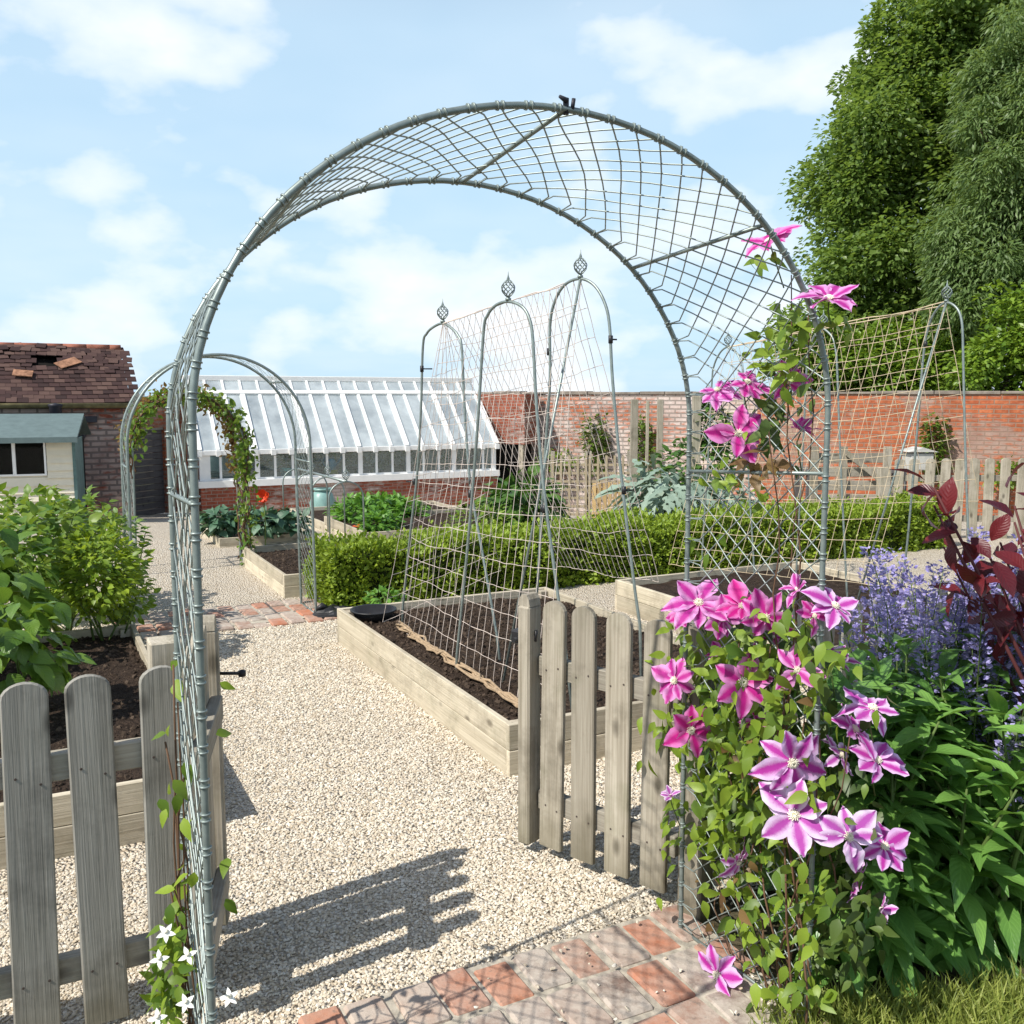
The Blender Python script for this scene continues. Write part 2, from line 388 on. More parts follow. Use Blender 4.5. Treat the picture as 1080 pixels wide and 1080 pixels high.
M['clem_dk'] = leafm('dark_clematis_leaf', (.03, .065, .015), (.10, .15, .03), .25, .45)  # darker copy of the clematis leaf, paints shade into the gaps behind
M['bronze'] = leafm('bronze_leaf', (.12, .06, .03), (.30, .20, .07), .35)
M['comfrey'] = leafm('comfrey_leaf', (.065, .17, .036), (.20, .38, .08), .3, .36, .5, uvvein=True)
M['dahlia'] = leafm('broad_green_leaf', (.045, .12, .016), (.17, .28, .04), .3, .4, .5, uvvein=True)
M['currant'] = leafm('currant_leaf', (.05, .135, .018), (.21, .30, .045), .35)
M['lime'] = leafm('lime_leaf', (.10, .19, .018), (.30, .40, .035), .38)
M['potato'] = leafm('potato_leaf', (.06, .17, .02), (.16, .33, .05), .3)
M['silver'] = leafm('silver_leaf', (.13, .20, .15), (.30, .38, .31), .15, .6, uvvein=True)
M['cabb'] = leafm('cabbage_leaf', (.035, .10, .055), (.11, .2, .12), .15, .45, uvvein=True)
M['squash'] = leafm('dark_squash_leaf', (.03, .085, .016), (.09, .18, .03), .25, uvvein=True)
M['ash'] = leafm('ash_tree_leaf', (.085, .155, .034), (.20, .295, .07), .48, .4, .45)
M['willow'] = leafm('grey_willow_leaf', (.09, .155, .05), (.205, .295, .105), .45, .45)
M['shrub'] = leafm('shrub_leaf', (.07, .15, .016), (.22, .33, .04), .35, .4)
M['ivy'] = leafm('climber_leaf', (.04, .09, .012), (.14, .21, .03), .3)
M['red'] = leafm('smoke_bush_leaf', (.045, .008, .016), (.17, .018, .022), .3, .4, .5, uvvein=True)
M['grass'] = leafm('grass_blade', (.12, .18, .03), (.34, .38, .09), .35, .5)
M['violet'] = leafm('violet_flower', (.20, .17, .46), (.46, .42, .74), .25, .6, .2)
M['nepleaf'] = leafm('grey_green_leaf', (.09, .13, .07), (.22, .27, .14), .25, .6)
M['whitepetal'] = plain('white_petal', (.82, .82, .76), .6, .2, 0, .03)
M['stamen'] = plain('cream_stamen', (.84, .80, .64), .7, .2, 0, .1)
M['poppy'] = plain('orange_red_petal', (.75, .06, .01), .5, .3, 0, .1)
M['bluepl'] = plain('blue_plastic', (.03, .28, .50), .4, .5)
M['aqua'] = plain('aqua_plastic', (.10, .48, .50), .4, .5)
M['celadon'] = plain('pale_teal_glaze', (.20, .34, .31), .4, .5, 0, .15)
M['yellow'] = plain('yellow_plastic', (.5, .45, .03), .5, .4)
def petalm(name, b1, b2, e1, e2):
    m, nt, out = newmat(name); uv = N(nt, 'ShaderNodeUVMap'); sx = N(nt, 'ShaderNodeSeparateXYZ', {0: uv.outputs[0]})
    d = math_(nt, 'MULTIPLY', math_(nt, 'ABSOLUTE', math_(nt, 'SUBTRACT', sx.outputs[0], .5)), 2.0)
    n = noi(nt, objc(nt), 60, 3); d = math_(nt, 'ADD', d, math_(nt, 'MULTIPLY', math_(nt, 'SUBTRACT', n, .5), .35))
    oi = N(nt, 'ShaderNodeObjectInfo').outputs['Random']
    bar = mix(nt, oi, b1, b2); edge = mix(nt, oi, e1, e2)
    f = ramp(nt, d, [(.22, 0.0), (.72, 1.0)])
    f = math_(nt, 'MULTIPLY', f, math_(nt, 'ADD', math_(nt, 'MULTIPLY', sx.outputs[1], .45), .72), True)
    c = mix(nt, f, bar, edge)
    p = N(nt, 'ShaderNodeBsdfPrincipled', {'Base Color': c, 'Roughness': .55, 'Specular IOR Level': .25}); t = N(nt, 'ShaderNodeBsdfTranslucent', {'Color': c})
    ms = N(nt, 'ShaderNodeMixShader', {0: .3, 1: p.outputs[0], 2: t.outputs[0]}); nt.links.new(ms.outputs[0], out.inputs[0]); return m
M['petal'] = petalm('magenta_petal', (.58, .015, .24), (.46, .03, .30), (.72, .20, .52), (.78, .40, .72))
M['petal_pale'] = petalm('lilac_petal', (.50, .03, .34), (.48, .10, .46), (.80, .52, .84), (.86, .72, .90))
# ================================================================== SETTING: ground, gravel, brick strips
import bmesh
def sheet(name, pts, dz, m):
    bm = bmesh.new(); bm.faces.new([bm.verts.new((p[0], p[1], 0)) for p in pts])
    for y in (GY, 24.0):
        bmesh.ops.bisect_plane(bm, geom=bm.verts[:]+bm.edges[:]+bm.faces[:], plane_co=(0, y, 0), plane_no=(0, 1, 0))
    for v in bm.verts: v.co.z = g(v.co.y)+dz
    bmesh.ops.recalc_face_normals(bm, faces=bm.faces)
    for f in bm.faces:
        if f.normal.z < 0: f.normal_flip()
    me = bpy.data.meshes.new(name); bm.to_mesh(me); bm.free()
    o = link(name, me, m); o['kind'] = 'structure'; return o
sheet('ground', [(-900, -200), (900, -200), (900, 1200), (-900, 1200)], 0, M['ground'])
sheet('gravel_path', [gp(-1.19, -9), gp(-1.19, 22), gp(21.5, 22), gp(21.5, -9)], .004, M['gravel'])
# loose stones lying on the gravel
ICO_V = []; t_ = (1+5**.5)/2
for a, b in ((1, t_), (-1, t_), (1, -t_), (-1, -t_)): ICO_V += [(0, a, b), (a, b, 0), (b, 0, a)]
ICO_V = np.array(ICO_V)/np.linalg.norm((0, 1, t_))
from itertools import combinations
d_ = np.linalg.norm(ICO_V[:, None]-ICO_V[None], axis=2); el = d_[d_ > 0].min()*1.05
ICO_F = []
for a, b, c in combinations(range(12), 3):
    if d_[a, b] < el and d_[b, c] < el and d_[a, c] < el:
        n = np.cross(ICO_V[b]-ICO_V[a], ICO_V[c]-ICO_V[a]); ICO_F.append((a, b, c) if n.dot(ICO_V[a]) > 0 else (a, c, b))
ICO_F = np.array(ICO_F)
def stones(name, pos, sz, m, flat=.6, parent=None):
    n = len(pos); v = ICO_V[None]*(1+.28*rng.normal(size=(n, 12, 1)).clip(-1.5, 1.5)); v = v*np.array([1, .75, flat])
    a = rng.random(n)*6.283; ca, sa = np.cos(a)[:, None], np.sin(a)[:, None]
    x = v[..., 0]*ca-v[..., 1]*sa; y = v[..., 0]*sa+v[..., 1]*ca
    v = np.stack([x, y, v[..., 2]+.25*x*rng.normal(size=(n, 1))], -1)*np.asarray(sz)[:, None, None]+pos[:, None, :]
    f = ICO_F[None]+(np.arange(n)*12)[:, None, None]; v = v.reshape(-1, 3)
    if parent is not None:
        Mi = np.array(wm(parent).inverted()); v = v @ Mi[:3, :3].T + Mi[:3, 3]
    me = mesh_np(name, v, f.reshape(-1, 3), False)
    return local(name, me, m, parent) if parent is not None else link(name, me, m)
uu, vv = np.array(U)[:2], np.array(W_)[:2]; o2 = np.array(O)[:2]
def uv_of(p): d = p[:, :2]-o2; return d @ uu, d @ vv
n = 250000
Y = 1.5+(6.9-1.5)*rng.random(n)**.85; X = (rng.random(n)*1.2-.66)*Y*1.04
P = np.stack([X, Y], 1); pu, pv = uv_of(P)
inb = ((pu > -.03) & (pu < 2.47) & (((pv > -.03) & (pv < 1.55)) | (pv < -1.24) | ((pv > 2.1) & (pv < 3.9))))
brk = (pu > 3.2) & (pu < 3.8) & (pv > -1.3) & (pv < .1)
ok = (pu > -1.19+.03*rng.normal(size=n)) & ~inb & ~brk & (pu < 3.9)
P = P[ok]; sz = (.0036+.0038*rng.random(len(P))**2)*(.8+.06*P[:, 1]+.12)
pos = np.concatenate([P, (.004+sz*.25)[:, None]], 1)
st = stones('gravel_stones', pos, sz, M['stone']); st['kind'] = 'stuff'
def pavers(name, u0, u1, v0, v1, along_u=.192, w=.121, jit=.007):
    mb = MB(); u = u1; r = 0
    while u > u0:
        v = v0+(r % 2)*w*.5*0 + .01*random.random()
        while v < v1:
            M_ = Matrix.Translation(gp(u-along_u/2+random.gauss(0, jit), v+w/2+random.gauss(0, jit*.6), -.03+random.gauss(0, .003))) @ Matrix.Rotation(TH+random.gauss(0, .022), 4, 'Z') @ Matrix.Rotation(random.gauss(0, .015), 4, 'X')
            mb.box((-w/2+.006+random.random()*.003, -along_u/2+.006, -.03), (w/2-.006, along_u/2-.006-random.random()*.006, .052), M_, .008); v += w+.002
        u -= along_u+.004; r += 1
    o = link(name, mb.me(), M['paver']); o['kind'] = 'structure'
pavers('brick_threshold', -2.35, -1.19, -1.24, -.02)
pavers('brick_crossing', 3.2, 3.84, -1.3, .06)
# mortar and sand between the threshold bricks
mm = plain('pale_mortar', (.42, .38, .31), .95, .1, 0, .3, 25, .01)
mb = MB()
mb.add([gp(-2.36, -1.22, .0135), gp(-2.36, -.02, .0135), gp(-1.19, -.02, .0135), gp(-1.19, -1.22, .0135)], [(0, 1, 2, 3)])
mb.add([gp(3.19, -1.3, .012), gp(3.19, .06, .012), gp(3.85, .06, .012), gp(3.85, -1.3, .012)], [(0, 1, 2, 3)])
o = link('path_mortar', mb.me(), mm); o['kind'] = 'structure'
n = 120; a = -2.3+1.15*rng.random(n); b = -1.2+1.16*rng.random(n); q = np.array([gp(x, y, .03) for x, y in zip(a, b)])
st = stones('stray_stones', q, .004+.004*rng.random(n), M['stone']); st['kind'] = 'stuff'
# ================================================================== wood helpers
def board(name, a, b, w, t, m, parent, up=V((0, 0, 1)), bev=.003):
    a, b = V(a), V(b); x = (b-a); L = x.length; x.normalize(); y = up.cross(x).normalized(); z = x.cross(y)
    mb = MB(); mb.box((-L/2, -t/2, -w/2), (L/2, t/2, w/2), None, bev)
    Mx = Matrix((x, y, z)).transposed().to_4x4(); Mx.translation = (a+b)/2
    return link(name, mb.me(name), m, parent, Mx)
def post(name, p, w, h, m, parent=None, rotz=0.0, top='flat', d=None, bev=.004):
    mb = MB(); d = d or w; mb.box((-w/2, -d/2, -.1), (w/2, d/2, h), None, bev)
    return link(name, mb.me(name), m, parent, Matrix.Translation(V(p)) @ Matrix.Rotation(rotz, 4, 'Z'))
def picket_me(w, h, t, z0=.02, rise=.7, nails=()):
    mb = MB(); out = [(-w/2, z0), (w/2, z0)]
    for k in range(11):
        a = math.pi*k/10; out.append((w/2*math.cos(a), h-w/2*rise+w/2*rise*math.sin(a)))
    n = len(out); e = .004
    def ring(y, s): return [V((x*(1-s/(w/2)), y, z if z > z0 else z0)) if s else V((x, y, z)) for x, z in out]
    vs = ring(-t/2, e)+ring(-t/2+e, 0)+ring(t/2-e, 0)+ring(t/2, e); fs = []
    for r in range(3):
        for i in range(n): j = (i+1) % n; fs.append((r*n+i, r*n+j, (r+1)*n+j, (r+1)*n+i))
    fs.append(tuple(range(n))[::-1]); fs.append(tuple(range(3*n, 4*n)))
    mb.add(vs, fs); mb.cur = 1
    for rh in nails:
        for sx in (-w*.27, w*.27):
            c = V((sx+random.gauss(0, .004), -t/2-.002, rh+random.gauss(0, .012))); q = [c+V((.0032*math.cos(k), 0, .0032*math.sin(k))) for k in range(6)]; mb.add(q+[p+V((0, .006, 0)) for p in q], [tuple(range(6))]+[(k, (k+1) % 6, 6+(k+1) % 6, 6+k) for k in range(6)])
    m_ = mb.me('picket'); return m_
NAILM = plain('rusty_nail', (.09, .07, .06), .7, .3, .3)
def fence_run(parent, a, b, n, w, h, t, m, rails, nails=True, me=None, tilt=.012, bury=.0):
    """pickets from a to b (ground points), rails at the given heights behind them"""
    a, b = V(a), V(b); d = (b-a); L = d.length; d.normalize(); rz = math.atan2(d.y, d.x); nb = V((-d.y, d.x, 0))
    me = me or picket_me(w, h, t, nails=rails if nails else ()); out = []
    if not me.materials: me.materials.append(m); me.materials.append(NAILM)
    for i in range(n):
        p = a+d*(L*(i+.5)/n)
        out.append(link('picket', me, m, parent, Matrix.Translation(p) @ Matrix.Rotation(rz, 4, 'Z') @ Matrix.Rotation(random.gauss(0, tilt), 4, 'Y')))
    for rh in rails: board('rail', a+nb*(t/2+.018)+V((0, 0, rh)), b+nb*(t/2+.018)+V((0, 0, rh)), .07, .034, M['rail_wood'], parent)
    return out
# ------------------------------------------------------------------ near picket fence, left of the arch
t = thing('picket_fence', 'grey round-topped picket fence at the lower left edge, seen from its back in dull light', 'fence', gp(-.98, -1.5))
def fv(px): p = PPL(px, 760, gp(-.98, 0), gp(-.98, -2)); return (p-O).dot(W_)
v2 = fv(101); dv = v2-fv(24); v3 = v2+dv*.93
fl = gp(-.98, v3+dv/2); fr = gp(-.98, v3+dv/2-dv*8)
fence_run(t, fr, fl, 8, .104, .925, .022, M['grey_wood'], (.17, .70))
# posts carrying the gates
post('gate_post', (-.93, 2.48, 0), .085, .955, M['gate_wood'], None, TH)
tag(bpy.data.objects['gate_post'], 'square mossy gate post half hidden behind the wire net on the left', 'post')
GR_H = V((.50, 2.80, 0)); GR_F = V((.045, 3.2, 0))
o = post('gate_post', (.565, 2.765, 0), .08, .93, M['gate_wood'], None, R(-40)); tag(o, 'square wooden gate post beside the clematis, carrying the open gate', 'post')
def gate(name, label, h, f, k=1.0, w=.094):
    t = thing(name, label, 'gate', h, 0); d = (f-h); L = d.length; d.normalize(); rz = math.atan2(d.y, d.x)
    fence_run(t, f-d*.05, h, 4, w, .92*k, .020, M['gate_wood'], (.20, .68*k), me=picket_me(w, .92*k, .022, .05, .85, (.20, .68*k)), tilt=.006)
    mb = MB(); dk = .92*k-.92; mb.box((-.026, -.035, .04), (.026, .035, .89+dk), None, .006)
    prof = [(-.026, .89), (-.021, .915), (-.011, .93), (.011, .93), (.021, .915), (.026, .89)]
    vs = [V((x, y, z+dk)) for y in (-.029, .029) for x, z in prof]; n = len(prof)
    mb.add(vs, [(i, i+1, n+i+1, n+i) for i in range(n-1)]+[tuple(range(n)), tuple(range(n, 2*n))[::-1]])
    link('end_stile', mb.me(), M['gate_wood'], t, Matrix.Translation(f-d*.02) @ Matrix.Rotation(rz, 4, 'Z'))
    return t, d, rz
t, d, rz = gate('garden_gate', 'open picket gate with bleached pickets, swung in beside the clematis', GR_H, GR_F)
mb = MB(); mb.box((-.035, -.03, -.02), (.03, .03, .03), None, .006); mb.tube([(-.02, 0, 0), (-.06, 0, .0), (-.062, 0, .035)], .006); mb.tube([(.0, -.04, 0), (.0, .045, 0)], .008)
link('latch', mb.me(), M['black'], t, Matrix.Translation(GR_F+V((0, 0, .77))+d*.012) @ Matrix.Rotation(rz, 4, 'Z'))
GL_H = V((-.79, 2.20, 0)); GL_F = V((-.885, 2.68, 0))
t, d, rz = gate('garden_gate', 'open picket gate seen edge on behind the left wire net', GL_H, GL_F, 1.05, .066)
mb = MB(); mb.tube([(0, -.02, 0), (0, -.085, 0)], .005); mb.lathe([(0, -.012), (.011, -.008), (.011, .008), (0, .012)], (0, -.09, 0), 10)
link('latch', mb.me(), M['black'], t, Matrix.Translation(GL_F+V((.01, 0, .80))) @ Matrix.Rotation(R(90), 4, 'Z'))
# picket fence right of the arch, behind the flower border
t = thing('picket_fence', 'grey round-topped picket fence behind the comfrey and blue catmint', 'fence', gp(-1.1, .1))
fence_run(t, gp(-1.02, .18), gp(-1.02, .18+.15*14), 14, .10, .87, .022, M['grey_wood'], (.17, .66), False)
# ================================================================== raised beds
def noisegrid(x0, x1, y0, y1, nx, ny, amp, sc, seed):
    vs = []; fs = []
    for j in range(ny+1):
        for i in range(nx+1):
            x = x0+(x1-x0)*i/nx; y = y0+(y1-y0)*j/ny
            z = amp*(noise.noise(V((x*sc+seed, y*sc, 0)))+.5*noise.noise(V((x*sc*3+seed, y*sc*3, 1)))+.35*noise.noise(V((x*sc*8+seed, y*sc*8, 2))))
            vs.append((x, y, z))
    for j in range(ny):
        for i in range(nx): a = j*(nx+1)+i; fs.append((a, a+1, a+nx+2, a+nx+1))
    return vs, fs
def bed(label, u, v, ul, vl, ht=.23, soil=-.05, res=.05, clods=0, seed=0, name='raised_bed', bury=.12, amp=.02):
    zc = g(gp(u+ul/2, v+vl/2).y) if gp(u+ul, v).y > GY else 0.0
    zc0 = g(gp(u, v).y)
    t = thing(name, label, 'raised bed', gp(u, v, zc), TH)
    b = .028; hh = ht/2; Z = V((0, 0, 1))
    Mt = wm(t)
    for k in range(2):
        z0 = -bury if k == 0 else hh+.002; z1 = hh if k == 0 else ht; e = .002 if k else 0
        for a, c in (((-b/2+e, 0), (-b/2+e, ul)), ((vl+b/2-e, 0), (vl+b/2-e, ul)), ((-b, -b/2+e), (vl+b, -b/2+e)), ((-b, ul+b/2-e), (vl+b, ul+b/2-e))):
            A = Mt @ V((a[0], a[1], (z0+z1)/2)); B = Mt @ V((c[0], c[1], (z0+z1)/2))
            board('side_board', A, B, z1-z0, b, M['bed_wood'], t)
    for x in (.032, vl-.032):
        for y in (.032, ul-.032): post('corner_post', Mt @ V((x, y, 0)), .06, ht-.012, M['bed_post'], t, TH)
    vs, fs = noisegrid(0, vl, 0, ul, max(4, int(vl/res)), max(4, int(ul/res)), amp, 2.2, seed)
    mb = MB(); mb.add([(x, y, z+ht+soil) for x, y, z in vs], fs, True); me = mb.me()
    so = local('soil', me, M['soil'], t)
    if clods:
        x = rng.random(clods)*vl; y = rng.random(clods)*ul
        z = ht+soil+np.array([amp*(noise.noise(V((a*2.2+seed, c*2.2, 0)))+.5*noise.noise(V((a*6.6+seed, c*6.6, 1)))+.35*noise.noise(V((a*17.6+seed, c*17.6, 2)))) for a, c in zip(x, y)])
        pw = np.array([Mt @ V(q) for q in zip(x, y, z)])
        cl = stones('soil_crumbs', pw, .004+.014*rng.random(clods)**3, M['clod'], .8, t); cl['kind'] = 'stuff'
    return t
bed('long pale timber bed of bare soil under the netted frames, nearest the open gate', 0, 0, 2.43, 1.5, clods=9000, seed=3)
bed('timber bed of dark soil behind the left picket fence, leafy at its far side', .08, -1.27-2.6, 2.5, 2.6, clods=7000, seed=9)
bed('timber bed right of the gate, behind the clematis net', .0, 2.15, 2.43, 1.75, seed=14)
bed('timber bed of reddish soil at the left end of the box hedge', 4.0, .02, 1.55, 1.2, .19, seed=21, clods=2500)
bed('low timber bed of cabbages in front of the brick greenhouse base', 6.85, .02, 2.2, 1.0, .17, seed=22)
bed('timber bed of bushy bright green potato tops', 8.6, 1.75, 2.2, 2.3, .24, seed=23)
bed('timber bed of bare soil in front of the potato bed', 6.6, 1.55, 1.6, 2.6, .22, seed=24)
# ================================================================== left outbuilding, shed, door, walls, greenhouse
# brick outbuilding
c = PY(137, 424, 19.0); ang = TH
zb = g(19.0)-.3; ze = PY(60, 424, 18.2).z
t = thing('brick_outbuilding', 'old brick outbuilding with a sagging purple tile roof at the left edge', 'outbuilding', (c.x, c.y, zb), ang)
he = ze-zb; mb = MB(); Lb = 6.5; Db = 3.6
mb.box((-Lb, 0, 0), (0, .3, he)); mb.box((-.3, .302, 0), (-.002, Db, he)); mb.box((-Lb, .302, 0), (-Lb+.3, Db, he))
mb.add([(-.3, .3, he), (-.002, .3, he), (-.3, Db, he), (-.002, Db, he), (-.3, Db/2, he+1.05), (-.002, Db/2, he+1.05)], [(0, 1, 5, 4), (1, 3, 5), (0, 4, 2), (2, 4, 5, 3)])
local('wall', mb.me(), M['brick_shed'], t)
rf = V((0, Db/2, he+1.12)); ev = V((0, -.12, he-.02)); sl = (rf-ev); sl_len = sl.length; sd = sl.normalized(); nn = V((0, -sd.z, sd.y))
mb = MB(); rows = 15; tw = .19
for i in range(rows):
    for k in range(int(Lb/tw)+1):
        x = -Lb+tw*k+(i % 2)*tw*.5-.05; s0 = sl_len*i/rows
        hole = (-1.75 < x < -1.25 and 9 <= i <= 11)
        if hole or x > .02: continue
        lift = .0 if (i < 7 or random.random() < .6) else abs(random.gauss(0, .016)); sag = .03*math.sin(x*1.3+i*.3)
        Mx = Matrix.Translation(ev+sd*(s0-.02)+V((x, 0, 0))+nn*(.03+lift+sag)) @ Matrix.Rotation(math.atan2(sd.z, sd.y)-.05-(random.random()*.12 if lift else 0), 4, 'X') @ Matrix.Rotation(random.gauss(0, .02 if i < 8 else .12), 4, 'Z')
        mb.box((0, 0, 0), (tw*.97, sl_len/rows*1.35, .018), Mx)
r = local('roof', mb.me(), M['tile'], t)
mb = MB(); mb.add([ev+V((-Lb, 0, -.03)), ev+V((.02, 0, -.03)), rf+V((.02, 0, -.1)), rf+V((-Lb, 0, -.1))], [(0, 1, 2, 3)])
mb.add([rf+V((-Lb, 0, -.08)), rf+V((.02, 0, -.08)), V((.02, Db+.12, he)), V((-Lb, Db+.12, he))], [(0, 1, 2, 3)])
local('roof_lining', mb.me(), M['dark'], r)  # near-black sheet under the tiles paints the dark of the roof hole
mb = MB()
for k in range(int(Lb/.45)+1): mb.tube([rf+V((-Lb+.45*k, 0, .0)), rf+V((-Lb+.45*k+.46 if k < int(Lb/.45) else .03, 0, .0))], .085, 10)
local('ridge_tiles', mb.me(), plain('orange_ridge_tile', (.27, .11, .075), .85, .1, 0, .4, 5), r)
mb = MB(); Mx = Matrix.Translation(ev+sd*(sl_len*.55)+nn*.10+V((-1.15, 0, 0))) @ Matrix.Rotation(math.atan2(sd.z, sd.y), 4, 'X')
mb.box((-.05, -.05, 0), (.42, .2, .015), Mx @ Matrix.Rotation(.6, 4, 'Z')); MTC = plain('orange_clay', (.30, .16, .10), .9, .1, 0, .5, 9); local('slipped_tile', mb.me(), MTC, r); mb = MB(); mb.box((-.85, -.45, -.03), (-.5, -.22, -.01), Mx @ Matrix.Rotation(-.15, 4, 'Z'))
local('slipped_tile', mb.me(), MTC, r)
mb = MB(); mb.tube([ev+V((-Lb, -.06, -.05)), ev+V((.05, -.06, -.05))], .05, 8)
local('gutter', mb.me(), plain('mossy_gutter', (.14, .12, .06), .9, .1, 0, .4), t)
mb = MB(); mb.lathe([(0, 0), (.11, 0), (.11, .42), (.13, .44), (.13, .48), (0, .5)], (-1.35, -.22, he-.52), 12)
local('flue', mb.me(), M['lead'], t)
mb = MB(); mb.tube([(-.85, -.06, he-.35), (-.85, -.06, he-.6), (-.95, -.06, he-.8), (-.95, -.06, he-1.7)], .045, 8); mb.box((-1.0, -.14, he-.4), (-.62, -.01, he-.28), None, .01)
local('drainpipe', mb.me(), M['lead'], t)
# shed
c = PY(79, 464, 15.8); zs = g(15.8)-.1
t = thing('garden_shed', 'cream weatherboard shed with a teal roof edge and dark window', 'shed', (c.x, c.y, zs), TH-R(8))
h = c.z-zs; mb = MB(); Ls = 3.6; nb_ = int(h/.125)
wx0, wx1 = -1.9, -.45; wz0 = h-.58; wz1 = h-.02
for i in range(nb_+1):
    z0 = i*.125; z1 = min(z0+.14, h)
    for x0, x1 in ((-Ls, wx0-.01), (wx1+.01, -.05)) if (z1 > wz0+.02) else ((-Ls, -.05),):
        mb.add([(x0, -.03, z0), (x1, -.03, z0), (x1, .0, z1), (x0, .0, z1)], [(0, 1, 2, 3)]); mb.add([(x0, -.03, z0), (x1, -.03, z0), (x1, .02, z0), (x0, .02, z0)], [(3, 2, 1, 0)])
mb.box((-Ls, .02, 0), (-.03, .04, wz0)); mb.box((-Ls, .02, wz0+.001), (wx0-.01, .04, h)); mb.box((wx1+.01, .02, wz0+.001), (-.03, .04, h))
local('weatherboards', mb.me(), M['cream'], t)
mb = MB(); mb.box((-.05, -.03, 0), (.0, 1.2, h+.02)); local('side_wall', mb.me(), M['tealside'], t)
mb = MB()
for a, b2 in (((wx0-.0, wz0), (wx1, wz0+.03)), ((wx1-.03, wz0+.031), (wx1, wz1)), ((-.95, wz0+.031), (-.90, wz1)), ((wx0, wz0+.031), (wx0+.03, wz1))): mb.box((a[0], -.02, a[1]), (b2[0], .03, b2[1]))
w = local('window', mb.me(), M['white'], t)
mb = MB(); mb.box((wx0+.01, .005, wz0+.01), (wx1-.01, .012, wz1)); local('pane', mb.me(), M['pane'], w)
mb = MB(); mb.box((-Ls, .06, .05), (-.06, 2.1, h-.01)); local('interior', mb.me(), M['dark'], t)  # solid near-black block painted as the unlit inside
mb = MB(); mb.box((-Ls-.1, -.252, h-.03), (.062, -.21, h+.03))
mb.add([(-Ls-.1, -.25, h+.02), (.06, -.25, h+.02), (.06, 1.1, h+.36), (-Ls-.1, 1.1, h+.36), (-Ls-.1, -.25, h+.06), (.06, -.25, h+.06), (.06, 1.1, h+.42), (-Ls-.1, 1.1, h+.42)], [(3, 2, 1, 0), (4, 5, 6, 7), (0, 1, 5, 4), (1, 2, 6, 5), (3, 0, 4, 7)])
mb.add([(-Ls-.1, 1.1, h+.40), (.06, 1.1, h+.40), (.06, 2.3, h), (-Ls-.1, 2.3, h)], [(0, 1, 2, 3)])
local('roof', mb.me(), M['teal'], t)
# door wall and door
a = PG(137, 545); b = PY(212, 545, a.y+2.2)
dv = V((b.x-a.x, b.y-a.y, 0)); L = dv.length; rz = math.atan2(dv.y, dv.x)
a = V((a.x, a.y, 0))+V((-math.sin(rz), math.cos(rz), 0))*.3
zt = PY(165, 421, 20.6).z; zd = PY(165, 452, 20.6).z; z0 = g(20.5)-.05
t = thing('garden_wall', 'short piece of brick wall above the dark wooden door', 'wall', (a.x, a.y, z0), rz)
mb = MB(); mb.box((-.2, 0, 0), (.06, .35, zt-z0)); mb.box((.061, .005, zd-z0), (1.55, .35, zt-z0)); mb.box((1.551, 0, 0), (L+.6, .35, zt-z0)); local('masonry', mb.me(), M['brick'], t)
mb = MB(); mb.box((-.2, -.03, zt-z0), (L+.6, .38, zt-z0+.06)); local('coping', mb.me(), M['coping'], t)
t = thing('wooden_door', 'dark grey plank door in the wall at the end of the gravel path', 'door', V((a.x, a.y, z0))+V((math.cos(rz), math.sin(rz), 0))*.065, rz)
mb = MB()
for k in range(14):
    zz = (zd-z0)/14*k; mb.box((.0, .06+.004*(k % 2), zz+.004), (1.48, .10, zz+(zd-z0)/14-.004), None, .004)
local('planks', mb.me(), M['door_wood'], t)
mb = MB(); mb.box((-.0, .02, zd-z0-.05), (1.48, .055, zd-z0)); local('lintel', mb.me(), M['grey_wood'], t)
# big wall at the back
A = V((-.9, 25.2, 0)); B = V((15.5, 17.2, 0)); zt = 1.64; z0 = -1.6
d = B-A; rz = math.atan2(d.y, d.x); L = d.length
t = thing('garden_wall', 'high old brick boundary wall behind the vegetable plots, limewashed on the left and orange on the right', 'wall', (A.x, A.y, z0), rz)
Ls_ = L*.40
mb = MB(); mb.box((0, 0, 0), (Ls_, .35, zt-z0)); mb.box((-2.5, .004, 0), (-.001, .35, zt-z0-.02)); local('limewashed_masonry', mb.me(), M['brick_white'], t)
mb = MB(); mb.box((Ls_+.001, 0, 0), (L+14, .35, zt-z0+.0)); local('orange_masonry', mb.me(), M['brick'], t)
mb = MB()
x = -2.5
while x < L+14: l = .5+.3*random.random(); mb.box((x, -.04, zt-z0+.001+random.gauss(0, .006)), (x+l-.01, .39, zt-z0+.07+random.gauss(0, .01)), None, .012); x += l
local('coping', mb.me(), M['coping'], t)
WALL = (A, d.normalized(), rz)
def wall_pt(px, py, off=.15):
    q = PPL(px, py, A, B); return q-V((-math.sin(rz), math.cos(rz), 0))*off
# dark open doorway building to the right of the greenhouse
q = wall_pt(536, 470, .9); t = thing('tool_store', 'dark open lean-to doorway with a wooden corner post right of the greenhouse', 'lean-to', (q.x, q.y, g(q.y)), rz)
mb = MB(); mb.box((-.9, .0, 0), (.75, .7, 1.75)); local('dark_opening', mb.me(), M['dark'], t)  # solid near-black box paints the shade within the doorway
mb = MB(); mb.box((-1.0, -.12, 1.752), (.95, .75, zt-g(q.y)+.02)); local('shaded_brickwork_above', mb.me(), M['brick_dark'], t)  # darker brick puts the shade on this stretch of wall into its colour
mb = MB(); mb.box((.78, -.1, 0), (.9, .02, 1.75)); local('corner_post', mb.me(), M['gate_wood'], t)
